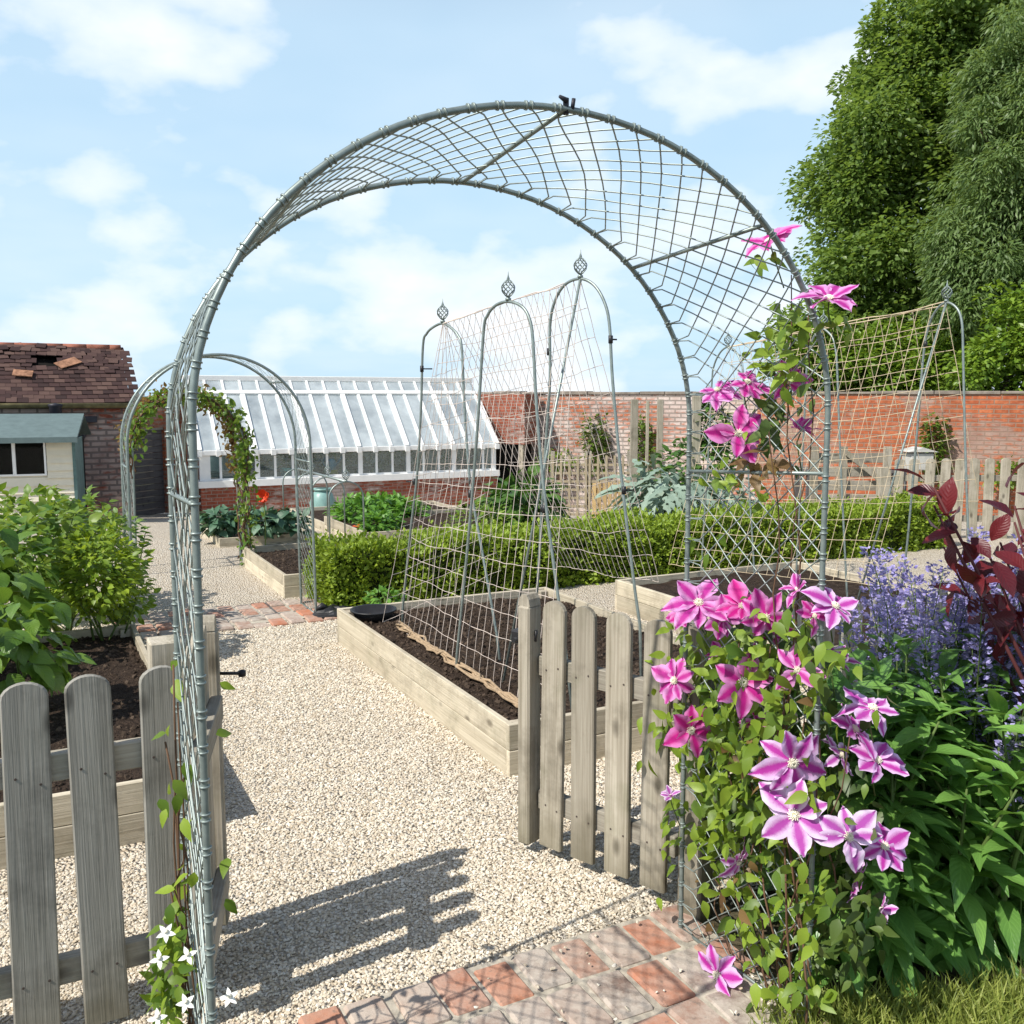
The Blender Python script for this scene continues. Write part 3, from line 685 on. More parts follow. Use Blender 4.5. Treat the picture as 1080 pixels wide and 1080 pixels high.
# ------------------------------------------------------------------ greenhouse
GLF = PG(213, 545); zg = g(GLF.y)-.05
LG = 6.95; Hs = PY(213, 508, GLF.y).z-zg; He = PY(213, 477, GLF.y).z-zg
run = 1.55; Hr = PY(190, 400, GLF.y+1.38).z-zg
t = thing('greenhouse', 'long white-framed lean-to greenhouse on a dark red brick base', 'greenhouse', (GLF.x, GLF.y, zg), TH)
mb = MB(); mb.box((0, 0, 0), (LG, .22, Hs-.14)); mb.box((0, .221, 0), (.22, run, Hs-.14)); mb.box((LG-.22, .221, 0), (LG, run, Hs-.14)); local('brick_base', mb.me(), M['brick_dark'], t)
mb = MB(); mb.box((-.05, -.05, Hs-.139), (LG+.05, .24, Hs)); mb.box((-.04, .241, Hs-.139), (.2, run, Hs)); mb.box((LG-.2, .241, Hs-.139), (LG+.04, run, Hs)); local('sill', mb.me(), M['white'], t)
# front windows
nbay = 6; bw = LG/nbay
for k in range(nbay):
    x0 = bw*k; mb = MB(); mb.box((x0+.0, .06, Hs+.001), (x0+.10, .15, He-.08)) if k else mb.box((x0, .05, Hs+.001), (x0+.22, .15, He-.08))
    if k == nbay-1: mb.box((x0+bw-.12, .06, Hs+.001), (x0+bw, .15, He-.08))
    for j in (1, 2): xx = x0+.05+bw*j/3; mb.box((xx-.025, .07, Hs+.04), (xx+.025, .13, He-.12))
    mb.box((x0+.101, .075, Hs+.001), (x0+bw-.001 if k < nbay-1 else x0+bw-.121, .125, Hs+.039)) ; 
    w = local('window', mb.me(), M['white'], t)
    mb = MB(); mb.box((x0+.09, .098, Hs+.02), (x0+bw-.01, .104, He-.1)); local('pane', mb.me(), M['fglass'], w)
mb = MB(); mb.box((-.02, .0, He-.079), (LG+.02, .18, He+.03), None, .01)
for k in range(19): xx = LG*k/18; mb.box((xx-.05, -.05, He-.10), (xx+.05, -.001, He+.02))
local('eave_plate', mb.me(), M['white'], t)
e0 = V((0, .02, He+.03)); r0 = V((0, run, Hr)); sd = (r0-e0); SL = sd.length; sd.normalize(); pa = math.atan2(sd.z, sd.y)
def slope(x, s, lift=0.0): return Matrix.Translation(e0+V((x, 0, 0))+sd*s+V((0, -sd.z, sd.y))*lift) @ Matrix.Rotation(pa, 4, 'X')
mb = MB()
for k in range(19):
    xx = LG*k/18; big = (k % 3 == 0); wd = .055 if big else .036
    mb.box((-wd, 0, -.05), (wd, SL*.80, .035 if big else .025), slope(xx, 0))
for k in range(1, 4): mb.box((.0, 0, -.035), (LG, .016, -.012), slope(0, SL*.2*k))
roof = local('roof', mb.me(), M['white'], t)
mb = MB(); mb.box((0, .0, -.004), (LG, SL*.80, .002), slope(0, 0)); local('roof_glass', mb.me(), M['glass'], roof)
mb = MB(); mb.box((-.03, -.05, -.02), (LG+.03, .05, .045), slope(0, SL*.80)); local('vent_rail', mb.me(), M['white'], roof)
for k in range(9):                      # ridge vents
    x0 = LG*k/9; mb = MB()
    for j in range(3): xx = x0+LG/18*j; mb.box((-.026, .051, -.02), (.026, SL*.2, .03), slope(min(max(xx, .03), LG-.03)-(.001 if j == 2 else 0)+(.001 if j == 0 else 0), SL*.80)) if j < 2 else None
    vt = local('ridge_vent', mb.me(), M['white'], roof)
    mb = MB(); mb.box((.03, .05, .0), (LG/9-.03, SL*.2, .005), slope(x0, SL*.80)); local('pane', mb.me(), M['glass'], vt)
mb = MB(); mb.box((-.05, run-.05, Hr-.03), (LG+.05, run+.12, Hr+.09), None, .01); local('ridge', mb.me(), M['white'], t)
for xx in (0.0, LG):                    # gables
    mb = MB()
    for (p, q2) in ((e0, r0),):
        p = p+V((xx, 0, 0)); q2 = q2+V((xx, 0, 0)); dd = q2-p; l = dd.length
        mb.box((-.035, 0, -.14), (.035, l, -.06), Matrix.Translation(p) @ Matrix.Rotation(math.atan2(dd.z, dd.y), 4, 'X'))
    for yy in (.55, 1.05): hz = He+(Hr-He)*min(1, yy/run); mb.box((xx-.025, yy-.025, Hs+.001), (xx+.025, yy+.025, hz-.12))
    gb = local('gable', mb.me(), M['white'], t); mb = MB(); xx = min(max(xx, .004), LG-.004)
    mb.add([(xx, .15, Hs), (xx, run, Hs), (xx, run, Hr-.1), (xx, .15, He-.05)], [(0, 1, 2, 3)]); local('pane', mb.me(), M['glass'], gb)
mb = MB(); mb.box((.02, run+.0, 0), (LG-.02, run+.28, Hr-.035)); local('back_wall', mb.me(), plain('whitewashed_back_wall', (.62, .66, .64), .9, .1, 0, .25, 2), t)
mb = MB()
for k in range(15): mb.box((.25+k*.46, run-.05, Hs), (.29+k*.46, run-.002, Hr-.12))
for k in range(7): mb.box((.3+k*1.05, .2, He-.05), (.34+k*1.05, run-.06, He-.01))
for hz in (Hs+.5, Hs+.85, Hs+1.2): mb.box((.2, run-.09, hz), (LG-.2, run-.051, hz+.025))
local('inner_bars', mb.me(), M['white'], t)
mb = MB()
for yy, hz in ((.45, Hs-.08), (1.15, Hs+.1)):
    mb.box((.3, yy-.2, hz-.04), (LG-.3, yy+.25, hz))
    for k in range(6): mb.box((.4+k*1.22, yy-.18, 0), (.46+k*1.22, yy-.12, hz-.041))
local('staging', mb.me(), M['grey_wood'], t)
p, nn_ = [], []
GT = wm(t)
def gh_bunch(cx, cy, cz, r, n): 
    q, m_ = ell_pts(n, (0, 0, 0), r, .3); return np.array([GT @ V((a+cx, b+cy, c_+cz)) for a, b, c_ in q]), m_
for k in range(14):
    q, m_ = gh_bunch(1.0+.43*k+random.random()*.2, random.choice((.5, 1.15)), Hs+.25+random.random()*.25, (.3, .2, .35), 90); p.append(q); nn_.append(m_)
p = np.concatenate(p); nn_ = np.concatenate(nn_)
leaves('staged_plants', LEAF, p, unit(nn_+.6*rnd_dirs(len(p))), nn_+np.array([0, 0, .6]), .09+.05*rng.random(len(p)), M['squash'], t)['kind'] = 'stuff'
def gh_item(name, label, cat, x, y, z, prof, m, extra=None):
    q = GT @ V((x, y, z)); tt = thing(name, label, cat, q, TH); mb = MB(); mb.lathe(prof, (0, 0, 0), 14); local('body', mb.me(), m, tt)
    if extra: extra(tt)
    return tt
def can_parts(tt):
    mb = MB(); mb.tube([(.1, 0, .1), (.2, 0, .2), (.26, 0, .3)], [.03, .02, .03]); local('spout', mb.me(), M['bluepl'], tt)
    mb = MB(); mb.tube([(-.1, 0, .05), (-.2, 0, .15), (-.14, 0, .28), (-.05, 0, .27)], .012); local('handle', mb.me(), M['bluepl'], tt)
def pot_rim(tt):
    mb = MB(); mb.lathe([(.165, .20), (.175, .20), (.175, .24), (.16, .24)], (0, 0, 0), 14); local('rim', mb.me(), M['aqua'], tt)
zs_ = Hs-.079
gh_item('plastic_bucket', 'bright aqua bucket behind the greenhouse front windows', 'bucket', 2.3-.35, .45, zs_, [(0, 0), (.13, 0), (.165, .28), (.15, .28), (.12, .02), (0, .02)], M['aqua'], pot_rim)
gh_item('watering_can', 'blue watering can standing on a yellow crate inside the greenhouse', 'watering can', 2.95, .45, zs_+.2, [(0, 0), (.11, 0), (.11, .22), (.06, .25), (0, .25)], M['bluepl'], can_parts)
tt = gh_item('plastic_tub', 'yellow tub under the blue watering can in the greenhouse', 'tub', 2.95, .45, zs_, [(0, 0), (.14, 0), (.16, .19), (.14, .199), (0, .199)], M['yellow'])
# ================================================================== garden arches
def arch(name, label, right, W, D, h, r, spacing, slope, zb=0.0, net=True, lean=.012, nside=8, wr=.0015, clips=True, bars=(.25, .75), seed=1, group=None, flat=1.0, taper=0.0):
    rnd = random.Random(seed); right = V((right[0], right[1], zb)); loc = right-W_*W; bb = W/2*flat
    t = thing(name, label, 'arch', loc, TH, group); Rr = W/2; hl = h-bb; Lt = 2*hl+math.pi*Rr
    def hp(s, y):
        if s < hl: x, z = lean*max(s, 0)/hl, s; 
        elif s > hl+math.pi*Rr: x, z = W-lean*max(0, Lt-s)/hl, Lt-s
        else:
            a = (s-hl)/Rr; x, z = W/2-(Rr-lean)*math.cos(a), hl+bb*math.sin(a)
        k = y/D; return V((W/2+(x-W/2)*(1-taper*k), y, z*(1-taper*.55*k)))
    def hoop(y):
        ss = [-.15, 0, hl*.33, hl*.66]+[hl+math.pi*Rr*k/44 for k in range(45)]+[Lt-hl*.66, Lt-hl*.33, Lt, Lt+.15]
        return [hp(s, y) for s in ss]
    for nm, y in (('front_hoop', 0), ('rear_hoop', D)):
        mb = MB(); mb.tube(hoop(y), r, nside); local(nm, mb.me(), M['galv'], t)
    ss = [hl+math.pi*Rr*.5]+[hl+math.pi*Rr*b for b in bars]+[hl-.13, Lt-hl+.13, .02, Lt-.02]
    for i, s in enumerate(ss):
        mb = MB(); mb.tube([hp(s, 0), hp(s, D)], r*.75, 6); local('ridge_bar' if i == 0 else 'cross_bar', mb.me(), M['galv'], t)
    if net:
        mb = MB(); ns = 9
        k0 = int(-D*slope/spacing)-1; k1 = int((Lt+D*slope)/spacing)+2
        for fam in (1, -1):
            for k in range(k0, k1):
                pts = []; wob = rnd.gauss(0, spacing*.055); ph = rnd.random()*6
                for i in range(ns+1):
                    y = D*i/ns; e = 0.0 if i in (0, ns) else wob*math.sin(ph+i*.9)
                    s = k*spacing+fam*slope*min(y, D*.9)+e
                    if 0 <= s <= Lt:
                        p = hp(s, y); bul = .003*math.sin(ph*3+i*.8) if 0 < i < ns else 0
                        p += V((bul, 0, bul)); pts.append(p)
                mb.tube(pts, wr, 5, False)
        if clips:
            for y in (0, D):
                for k in range(0, int(Lt/spacing)+1):
                    s = k*spacing
                    for e in (-.006, .006): mb.tube([hp(s+e-.0017, y), hp(s+e+.0017, y)], r*1.38, nside, True)
        local('wire_net', mb.me(), M['wire'], t)
    return t, hp, hl, Lt
A1R = (.75, 2.24); A1W = 1.45; A1D = .49; A1H = 2.15
a1, hp1, hl1, Lt1 = arch('garden_arch', 'large galvanised wire arch over the gate, with pink clematis up its right side', A1R, A1W, A1D, A1H, .0068, .062, 6*.062/(.9*.49), wr=.0018, lean=.01, flat=.83, taper=.035)
mb = MB(); p = hp1(hl1+math.pi*A1W/2*.5, 0); mb.tube([p+V((0, 0, -.01)), p+V((0, 0, .02))], .006, 8); mb.tube([p+V((.0, -.004, .014)), p+V((-.018, -.006, .02))], [.006, .003], 6); mb.tube([p+V((.012, -.004, .0)), p+V((.014, -.006, .02))], .004, 6)
local('ridge_bolt', mb.me(), M['lead'], a1)
arch('garden_arch', 'middle wire arch, bare of plants, standing over the brick crossing of the path', (-1.43, 6.78), 1.24, .42, 1.88, .010, .07, .8, wr=.0012, clips=False, seed=2)
q = PG(264, 598); a3, hp3, hl3, Lt3 = arch('garden_arch', 'farthest arch on the path, wrapped in a leafy twining climber', (q.x, q.y), 1.0, .45, 1.62, .010, .09, .8, wr=.0012, clips=False, seed=3)
# climber on the far arch
T3 = wm(a3); vt = thing('twining_climber', 'green and brown twining climber over the farthest arch', 'climber', T3.translation, TH)
for nm, y, mt, mt2, s1 in (('green_growth', 0, 'currant', 'ivy', 1.0), ('brown_growth', .45, 'bronze', 'vinestem', .96)):
    n = 1250; s = hl3*1.02+(Lt3-hl3*.75-hl3*1.02)*rng.random(n)*s1
    if nm == 'green_growth': s = np.where(rng.random(n) < .25, Lt3-hl3*rng.random(n), s)
    p = np.array([T3 @ hp3(a, y) for a in s])+rng.normal(size=(n, 3))*.045
    d = rnd_dirs(n, -.3); leaves(nm, LEAF, p, d, rnd_dirs(n, .8), .035+.035*rng.random(n), M[mt], vt)
mb = MB()
for y in (.0, .45, .2): 
    for k in range(3): mb.tube([T3 @ (hp3(s, y)+V((random.gauss(0, .02), random.gauss(0, .02), random.gauss(0, .02)))) for s in np.linspace(Lt3, hl3*.8, 24)], .008, 5)
wmesh('stem', mb, M['vinestem'], vt)
# ================================================================== hooped frames (obelisks) and nets
def finial_me():
    mb = MB(); mb.lathe([(0, 0), (.016, 0), (.018, .012), (.008, .02)], (0, 0, 0), 10)
    for k in range(8):
        pts = []
        for i in range(15):
            s = i/14; a = 2*math.pi*k/8+s*2.6; r_ = .036*math.sin(math.pi*s)**.75+.003; pts.append((r_*math.cos(a), r_*math.sin(a), .02+.10*s))
        mb.tube(pts, .0035, 5)
    mb.lathe([(.007, .115), (.009, .125), (.004, .14), (.0015, .165), (0, .166)], (0, 0, 0), 8); return mb.me('finial')
FIN = finial_me()
def frame(label, fl, fr, pix, strut=None, group='hooped plant frames with cage finials', clips=((.5, .5)), r=.0075, ties=()):
    """hoop standing in the vertical plane through its two feet"""
    pl = [PPL(x, y, fl, fr) for x, y in pix]; ap = pl[len(pl)//2]
    # smooth
    pts = []
    for i in range(len(pl)-1):
        p0, p1, p2, p3 = pl[max(i-1, 0)], pl[i], pl[i+1], pl[min(i+2, len(pl)-1)]
        for k in range(5):
            u = k/5; pts.append(.5*((2*p1)+(p2-p0)*u+(2*p0-5*p1+4*p2-p3)*u*u+(3*p1-p0-3*p2+p3)*u**3))
    pts.append(pl[-1])
    f1, f2 = V((fl[0], fl[1], .05)), V((fr[0], fr[1], .05)); pts = [f1]+pts+[f2]
    t = thing('hooped_obelisk', label, 'plant frame', ((fl[0]+fr[0])/2, (fl[1]+fr[1])/2, .17), 0, group)
    mb = MB(); mb.tube(pts, r, 7); wmesh('hoop', mb, M['galv'], t)
    local('finial', FIN, M['galv'], t, Matrix.Translation(wm(t).inverted() @ (ap+V((0, 0, .004)))) @ Matrix.Rotation(random.gauss(0, .06), 4, 'X') @ Matrix.Scale(.8, 4))
    for (x, y) in (strut or ()):
        mb = MB(); mb.tube([ap, V((x, y, .1))], r*.9, 7); wmesh('strut', mb, M['galv'], t)
    for (x, y, dx) in ties:
        c = PPL(x, y, fl, fr); mb = MB(); mb.tube([c+V((0, 0, -.018)), c+V((0, 0, .018))], r*1.5, 7)
        if dx: mb.tube([c, c+V((dx, .01, .0))], .004, 5)
        wmesh('tie', mb, M['black'], t)
    return ap
# near bed
ap1 = frame('nearest netted hoop frame, rising behind the open gate', (.12, 4.86), (.62, 4.36), [(565, 640), (568, 600), (575, 480), (580, 400), (580, 345), (585, 318), (596, 300), (612, 294), (627, 301), (638, 320), (643, 345), (646, 400), (655, 500), (668, 610), (675, 660)],
            [(-.06, 4.6)], ties=((579, 371, 0), (644, 358, .03), (572, 536, 0), (658, 517, .05)))
ap2 = frame('second netted hoop frame, between the nearest and the farthest of the row', tuple(PZ(480, 702, .2))[:2], tuple(PZ(607, 745, .2))[:2], [(482, 690), (491, 600), (499, 510), (505, 430), (510, 350), (514, 333), (523, 322), (536, 318), (550, 323), (558, 335), (562, 358), (566, 430), (573, 510), (586, 610), (597, 690)], ties=((496, 521, 0), (574, 537, 0)))
ap3 = frame('farthest netted hoop frame, in front of the right end of the greenhouse', tuple(PZ(423, 655, .2))[:2], tuple(PZ(530, 694, .2))[:2], [(425, 640), (433, 560), (440, 500), (444, 430), (446, 365), (450, 352), (457, 345), (467, 341), (476, 346), (483, 354), (487, 368), (490, 430), (496, 510), (510, 590), (524, 670)], ties=((445, 389, .06), (437, 508, -.05), (497, 507, 0)))
# right bed
rb = [(V((2.73, 6.0, 0))), V((2.25, 6.9, 0)), V((1.77, 7.8, 0))]
def uf(c, a): return (c.x-U.x*a, c.y-U.y*a)
ap4 = frame('right hand hoop frame with a long diagonal strut, against the trees', uf(rb[0], -.32), uf(rb[0], .32), [(944, 650), (955, 590), (966, 470), (974, 375), (978, 350), (983, 335), (990, 324), (998, 319), (1006, 322), (1012, 330), (1015, 345), (1016, 380), (1018, 470), (1021, 560), (1024, 660)], [(2.18, 6.0)], ties=((976, 363, 0),))
ap5 = frame('hoop frame half hidden behind the right leg of the big arch', uf(rb[1], -.3), uf(rb[1], .3), [(838, 640), (842, 560), (847, 470), (851, 385), (854, 368), (858, 356), (863, 350), (868, 347), (873, 350), (878, 356), (881, 366), (883, 390), (886, 475), (890, 560), (894, 640)])
ap6 = frame('hoop frame seen through the right side of the wire arch, above the clematis', uf(rb[2], -.3), uf(rb[2], .3), [(738, 630), (742, 560), (747, 480), (751, 400), (753, 386), (757, 376), (762, 369), (768, 366), (774, 369), (779, 376), (782, 386), (784, 400), (788, 480), (793, 560), (797, 630)])
def net(name, label, grids, m, r, bundle=None):
    t = thing(name, label, 'netting', grids[0][2], 0); mb = MB(); rd = random.Random(5)
    for (a, b, c, d, nu, nv, sag) in grids:      # a-b top edge, c-d bottom edge (c below a)
        jit = [[rd.gauss(0, .008) for _ in range(nv+1)] for _ in range(nu+1)]
        def P_(u, v):
            i = min(int(u*nu), nu); j = min(int(v*nv), nv); uu_ = u+jit[i][0]*.6*math.sin(3*v)
            p = (a.lerp(b, uu_)).lerp(c.lerp(d, uu_), v); s = sag*math.sin(math.pi*u)*(.3+.7*v)*math.sin(u*9+2*v)
            w = .014*noise.noise(V((u*5, v*5, sag*50)))+.004*noise.noise(V((u*19, v*19, 3+sag*50)))
            return p+V((w, w*.7, -abs(sag)*math.sin(math.pi*u)*.8*v*(1-v)*2-s*.15+w))
        for i in range(nu+1): mb.tube([P_(i/nu, j/(nv*2)) for j in range(nv*2+1)], r, 4, False)
        for j in range(nv+1): mb.tube([P_(i/(nu*2), j/nv) for i in range(nu*2+1)], r*(1.8 if j == 0 else 1), 4, False)
    wmesh('mesh', mb, m, t)
    if bundle:
        mb = MB()
        for k in range(7):
            pts = [bundle[0].lerp(bundle[1], i/18)+V((random.gauss(0, .015), random.gauss(0, .015), .01+abs(random.gauss(0, .012)))) for i in range(19)]; mb.tube(pts, .008, 5)
        wmesh('gathered_hem', mb, plain('straw_twine', (.34, .25, .16), .95, .1, 0, .3, 40), t)
    return t
b0, b1 = PZ(420, 662, .19), PZ(556, 752, .19)
net('jute_netting', 'square jute netting draped over the three hooped frames in the nearest bed', [
    (ap3, ap1, b0, b1+V((.06, -.04, .0)), 22, 16, .05),
    (ap3, ap1, ap3+W_*.75-V((0, 0, 1.45)), ap1+W_*.42-U*.1-V((0, 0, 1.5)), 20, 11, .08),
    (ap3, ap3-U*.05, ap3-W_*.28+U*.3-V((0, 0, 1.75)), ap3+W_*.5+U*.28-V((0, 0, 1.5)), 5, 12, .02)], M['jute2'], .0016, (b0, b1))
net('jute_netting', 'sand coloured square netting draped over the hooped frames on the right', [
    (ap6, ap4, ap6-W_*.55-V((0, 0, 1.75)), ap4-W_*.55-V((0, 0, 1.75)), 20, 13, .05),
    (ap6, ap4-V((0, 0, .02)), ap6+W_*.4-V((0, 0, 1.3)), ap4+W_*.25-U*.12-V((0, 0, 1.25)), 16, 9, .08)], M['jute'], .0022)
# small cloche hoops near the greenhouse
q = PG(362, 573); t = thing('hoop_cloche', 'low row of small steel hoops with finials in front of the greenhouse', 'cloche frame', (q.x, q.y, q.z), TH)
for k, y in enumerate((-.15, .55, 1.25, 1.9)):
    mb = MB(); mb.tube([V((-.19+.19*(1-math.cos(a)), y, .52+.17*math.sin(a))) if 0 <= a <= math.pi else V((-.19 if a < 0 else .19, y, -.05)) for a in [-1]+[math.pi*i/12 for i in range(13)]+[4]], .009, 6)
    hh = local('hoop', mb.me(), M['galv'], t)
    if k < 3: local('finial', FIN, M['galv'], hh, Matrix.Translation((0, y, .69)))
mb = MB(); mb.tube([(0, -.15, .69), (0, 1.9, .69)], .014, 6); local('ridge_bar', mb.me(), M['galv'], t)
# ================================================================== plants
def bush(name, label, cat, px, py, Y, r, n, sz, tm, m, stems=7, stemm='stem', up=.5, shell=.3, base=None, group=None, lump=.3, droop=.0, seed=None):
    c = PY(px, py, Y) if not isinstance(px, V) else px
    zb = g(c.y) if base is None else base
    t = thing(name, label, cat, (c.x, c.y, zb), 0, group); seed = seed if seed is not None else random.random()*50
    p, nr = ell_pts(n, c, r, shell, lump, seed); k = p[:, 2] > zb+.03; p, nr = p[k], nr[k]
    d = unit(nr*np.array([1, 1, .35])+.55*rnd_dirs(len(p))+np.array([0, 0, -droop])); nm = unit(nr*.5+np.array([0, 0, up+.3])+.45*rnd_dirs(len(p)))
    leaves('foliage', tm, p, d, nm, sz*(.65+.7*rng.random(len(p))), M[m], t)
    mb = MB()
    for k in range(stems):
        i = random.randrange(len(p)); e = V(p[i]); b_ = V((c.x+random.gauss(0, r[0]*.25), c.y+random.gauss(0, r[1]*.25), zb-.02)); md = b_.lerp(e, .5)+V((0, 0, .06*r[2]))
        mb.tube([b_, md, e], [.008, .006, .003], 5)
    if stems: wmesh('stem', mb, M[stemm], t)
    return t
# left bed
bush('broad_leaved_plant', 'broad-leaved green plant directly behind the left picket fence', 'plant', 8, 685, 4.0, (.24, .32, .25), 170, .11, BROAD, 'dahlia', 9, base=.18, droop=.4)
bush('broad_leaved_plant', 'tall dark broad-leaved plant at the left edge, behind the low one by the fence', 'plant', -26, 625, 4.9, (.34, .45, .30), 260, .12, BROAD, 'dahlia', 9, base=.18, droop=.3)
bush('lime_shrub', 'rounded lime green shrub at the far right corner of the left bed', 'shrub', 106, 604, 5.5, (.24, .3, .27), 1500, .045, LEAF, 'lime', 8, base=.15)
bush('currant_bush', 'mid green currant bush between the lime shrub and the broad-leaved plants', 'bush', 52, 590, 5.6, (.34, .4, .36), 700, .075, BROAD, 'currant', 8, base=.15)
bush('currant_bush', 'loose currant bush with reddish shoots below the shed window', 'bush', 28, 566, 6.6, (.52, .45, .34), 900, .075, BROAD, 'currant', 10, base=.0)
bush('raspberry_clump', 'pale green raspberry canes in front of the right corner of the shed', 'bush', 92, 566, 7.0, (.28, .4, .30), 520, .07, LEAF, 'currant', 9, base=.0)
bush('leafy_plant', 'dark green leafy plant beside the left leg of the middle arch', 'plant', 128, 580, 6.4, (.15, .2, .28), 420, .055, LEAF, 'dahlia', 6, base=.0)
bush('leafy_plant', 'low dark plant spilling over the far board of the left bed onto the path', 'plant', 132, 632, 5.75, (.14, .25, .16), 420, .05, LEAF, 'shrub', 5, base=.0)
# box hedge
hd = gp(3.32, .18); t = thing('box_hedge', 'long low clipped box hedge with fresh lime tips across the middle', 'hedge', hd, TH)
LH, DH, HH = 6.7, .62, .465; T = wm(t)
def hb(x, y, z, k=.085): 
    return noise.noise(V((x*1.2, y*1.2, z*2)))*k*.7+noise.noise(V((x*3.1, y*3.1, z*3.1)))*k+noise.noise(V((x*9, y*9, z*9+5)))*k*.6
mb = MB(); mb.box((.07, .07, -.1), (LH-.07, DH-.07, HH-.09)); local('twigs', mb.me(), plain('hedge_twigs', (.022, .032, .008), .9, .1, 0, .5, 20, .02), t)  # solid dark core, its colour paints the shade between the hedge leaves
n = 42000; ff = rng.random(n); x = rng.random(n)*LH; y = rng.random(n)*DH; z = rng.random(n)*(HH+.02); nr = np.zeros((n, 3))
front = ff < .5; top = (ff >= .5) & (ff < .86); e1 = (ff >= .86) & (ff < .90); e2 = (ff >= .90) & (ff < .92); back = ff >= .92
y[front] = 0; nr[front] = (0, -1, .1); z[top] = HH; nr[top] = (0, 0, 1); x[e1] = 0; nr[e1] = (-1, 0, 0); x[e2] = LH; nr[e2] = (1, 0, 0); y[back] = DH; nr[back] = (0, 1, 0)
off = np.array([hb(a, b, c) for a, b, c in zip(x, y, z)])-.05*rng.random(n)**.7
edge = np.clip((z-(HH-.16))/.16, 0, 1)**2*.09*front
p = np.stack([x, y, z], 1)+nr*off[:, None]; p[:, 1] += edge
tips = top & (rng.random(n) < .2); p[tips, 2] += .075*rng.random(tips.sum())**1.5; ti2 = front & (rng.random(n) < .12); p[ti2, 1] -= .05*rng.random(ti2.sum())
dd = unit(nr+.9*rnd_dirs(n)+np.array([0, 0, .35])); nm = unit(nr*.6+np.array([0, 0, .5])+.7*rnd_dirs(n))
v_, f_ = scat(TINY, p, dd, nm, .028+.022*rng.random(n)); local('foliage', mesh_np('f', v_, f_), M['hedge'], t)
# vegetables
def rosette(name, label, px, py, Y, r, nl, m, group=None, tm=BROAD, base=None, el0=.15):
    c = PY(px, py, Y); zb = g(c.y) if base is None else base; t = thing(name, label, name.split('_')[0], (c.x, c.y, zb), 0, group)
    a = rng.random(nl)*6.283; el = el0+(1.35-el0)*rng.random(nl); d = np.stack([np.cos(a)*np.cos(el), np.sin(a)*np.cos(el), np.sin(el)], 1); nm = np.stack([-np.cos(a)*np.sin(el), -np.sin(a)*np.sin(el), np.cos(el)], 1)
    p = np.tile(np.array([c.x, c.y, zb+.12]), (nl, 1))+d*r*.12; leaves('foliage', tm, p, d, nm, r*(.7+.5*rng.random(nl)), M[m], t); mb = MB(); mb.tube([V((c.x, c.y, zb-.02)), V((c.x, c.y, zb+.2))], .02, 6); wmesh('stalk', mb, M['stem'], t); return t
for i, (x, y, w) in enumerate(((232, 548, 'grey-green cabbage at the left end of the bed by the greenhouse'), (256, 546, 'grey-green cabbage second from the left, behind the climber stem'), (283, 548, 'grey-green cabbage under the orange poppy'), (304, 551, 'grey-green cabbage at the right end of the bed by the greenhouse'))):
    bush('cabbage_plant', w, 'cabbage', x, y+2, 10.2+.2*(i % 2), (.19, .19, .13), 150, .11, BROAD, 'cabb', 3, base=.10, group='cabbages in the low bed')
for i, (x, Y, w) in enumerate(((378, 12.2, 'left'), (402, 12.4, 'middle'), (424, 12.6, 'right'))):
    bush('potato_plant', {'left': 'leftmost bright green potato bush in the bed by the greenhouse', 'middle': 'bright green potato bush between two others', 'right': 'rightmost bright green potato bush in front of the brick base'}[w], 'potato plant', x, 543, Y, (.34, .55, .24), 1000, .085, LEAF, 'potato', 5, group='bushy potato plants')
bush('potato_plant', 'bright green potato bush spilling over the front board of its bed', 'potato plant', 400, 552, 11.2, (.26, .4, .15), 600, .08, LEAF, 'potato', 5, group='bushy potato plants')
bush('squash_plant', 'sprawling dark squash plant with big leaves behind the hedge', 'plant', 548, 533, 10.8, (.48, .6, .30), 380, .17, BROAD, 'squash', 8, up=.8)
bush('leafy_plant', 'pale leafy plant between the hedge and the sprawling squash', 'plant', 505, 550, 10.0, (.35, .4, .22), 500, .06, LEAF, 'currant', 5)
ART = leaf_t(.30, .25, .55, [(0, .1), (.1, .9), (.2, .35), (.35, 1.0), (.45, .4), (.6, .9), (.7, .35), (.85, .5), (1, .02)])
bush('artichoke_plant', 'large silvery artichoke plant with jagged leaves, left of the big arch leg', 'artichoke', 704, 527, 9.8, (.46, .42, .36), 330, .30, ART, 'silver', 6, up=.5, droop=.35)
bush('artichoke_plant', 'silvery artichoke plant seen through the right side of the wire arch', 'artichoke', 764, 538, 10.4, (.4, .4, .3), 220, .28, ART, 'silver', 6, up=.5, droop=.35)
bush('leafy_plant', 'low leafy plant at the left foot of the hedge, by the black tray', 'plant', 405, 632, 6.35, (.13, .12, .07), 150, .05, LEAF, 'potato', 3, base=.12)
bush('leafy_plant', 'green leafy plant behind the silvery artichoke', 'plant', 735, 492, 12.0, (.55, .4, .4), 500, .1, LEAF, 'squash', 5)
# poppy
q = PY(278, 523, 9.6); t = thing('poppy_plant', 'single orange red poppy in front of the greenhouse bricks', 'flower', (q.x, q.y, 0))
mb = MB(); mb.tube([V((q.x, q.y, 0)), V((q.x+.01, q.y, .3)), q-V((0, 0, .05))], .006, 5); wmesh('stem', mb, M['stem'], t)
PET = leaf_t(1.1, .35, -.25, [(0, .2), (.3, .8), (.65, 1), (.9, .8), (1, .35)])
a = np.arange(6)*1.047; d = np.stack([np.cos(a)*.6, np.sin(a)*.6, np.full(6, .75)], 1); d = np.stack([np.cos(a), np.full(6, -.35), np.sin(a)*1.3], 1)
leaves('petals', PET, np.tile(np.array(q), (6, 1)), d, np.tile(np.array([-.2, -1, .3]), (6, 1)), .075, M['poppy'], t)
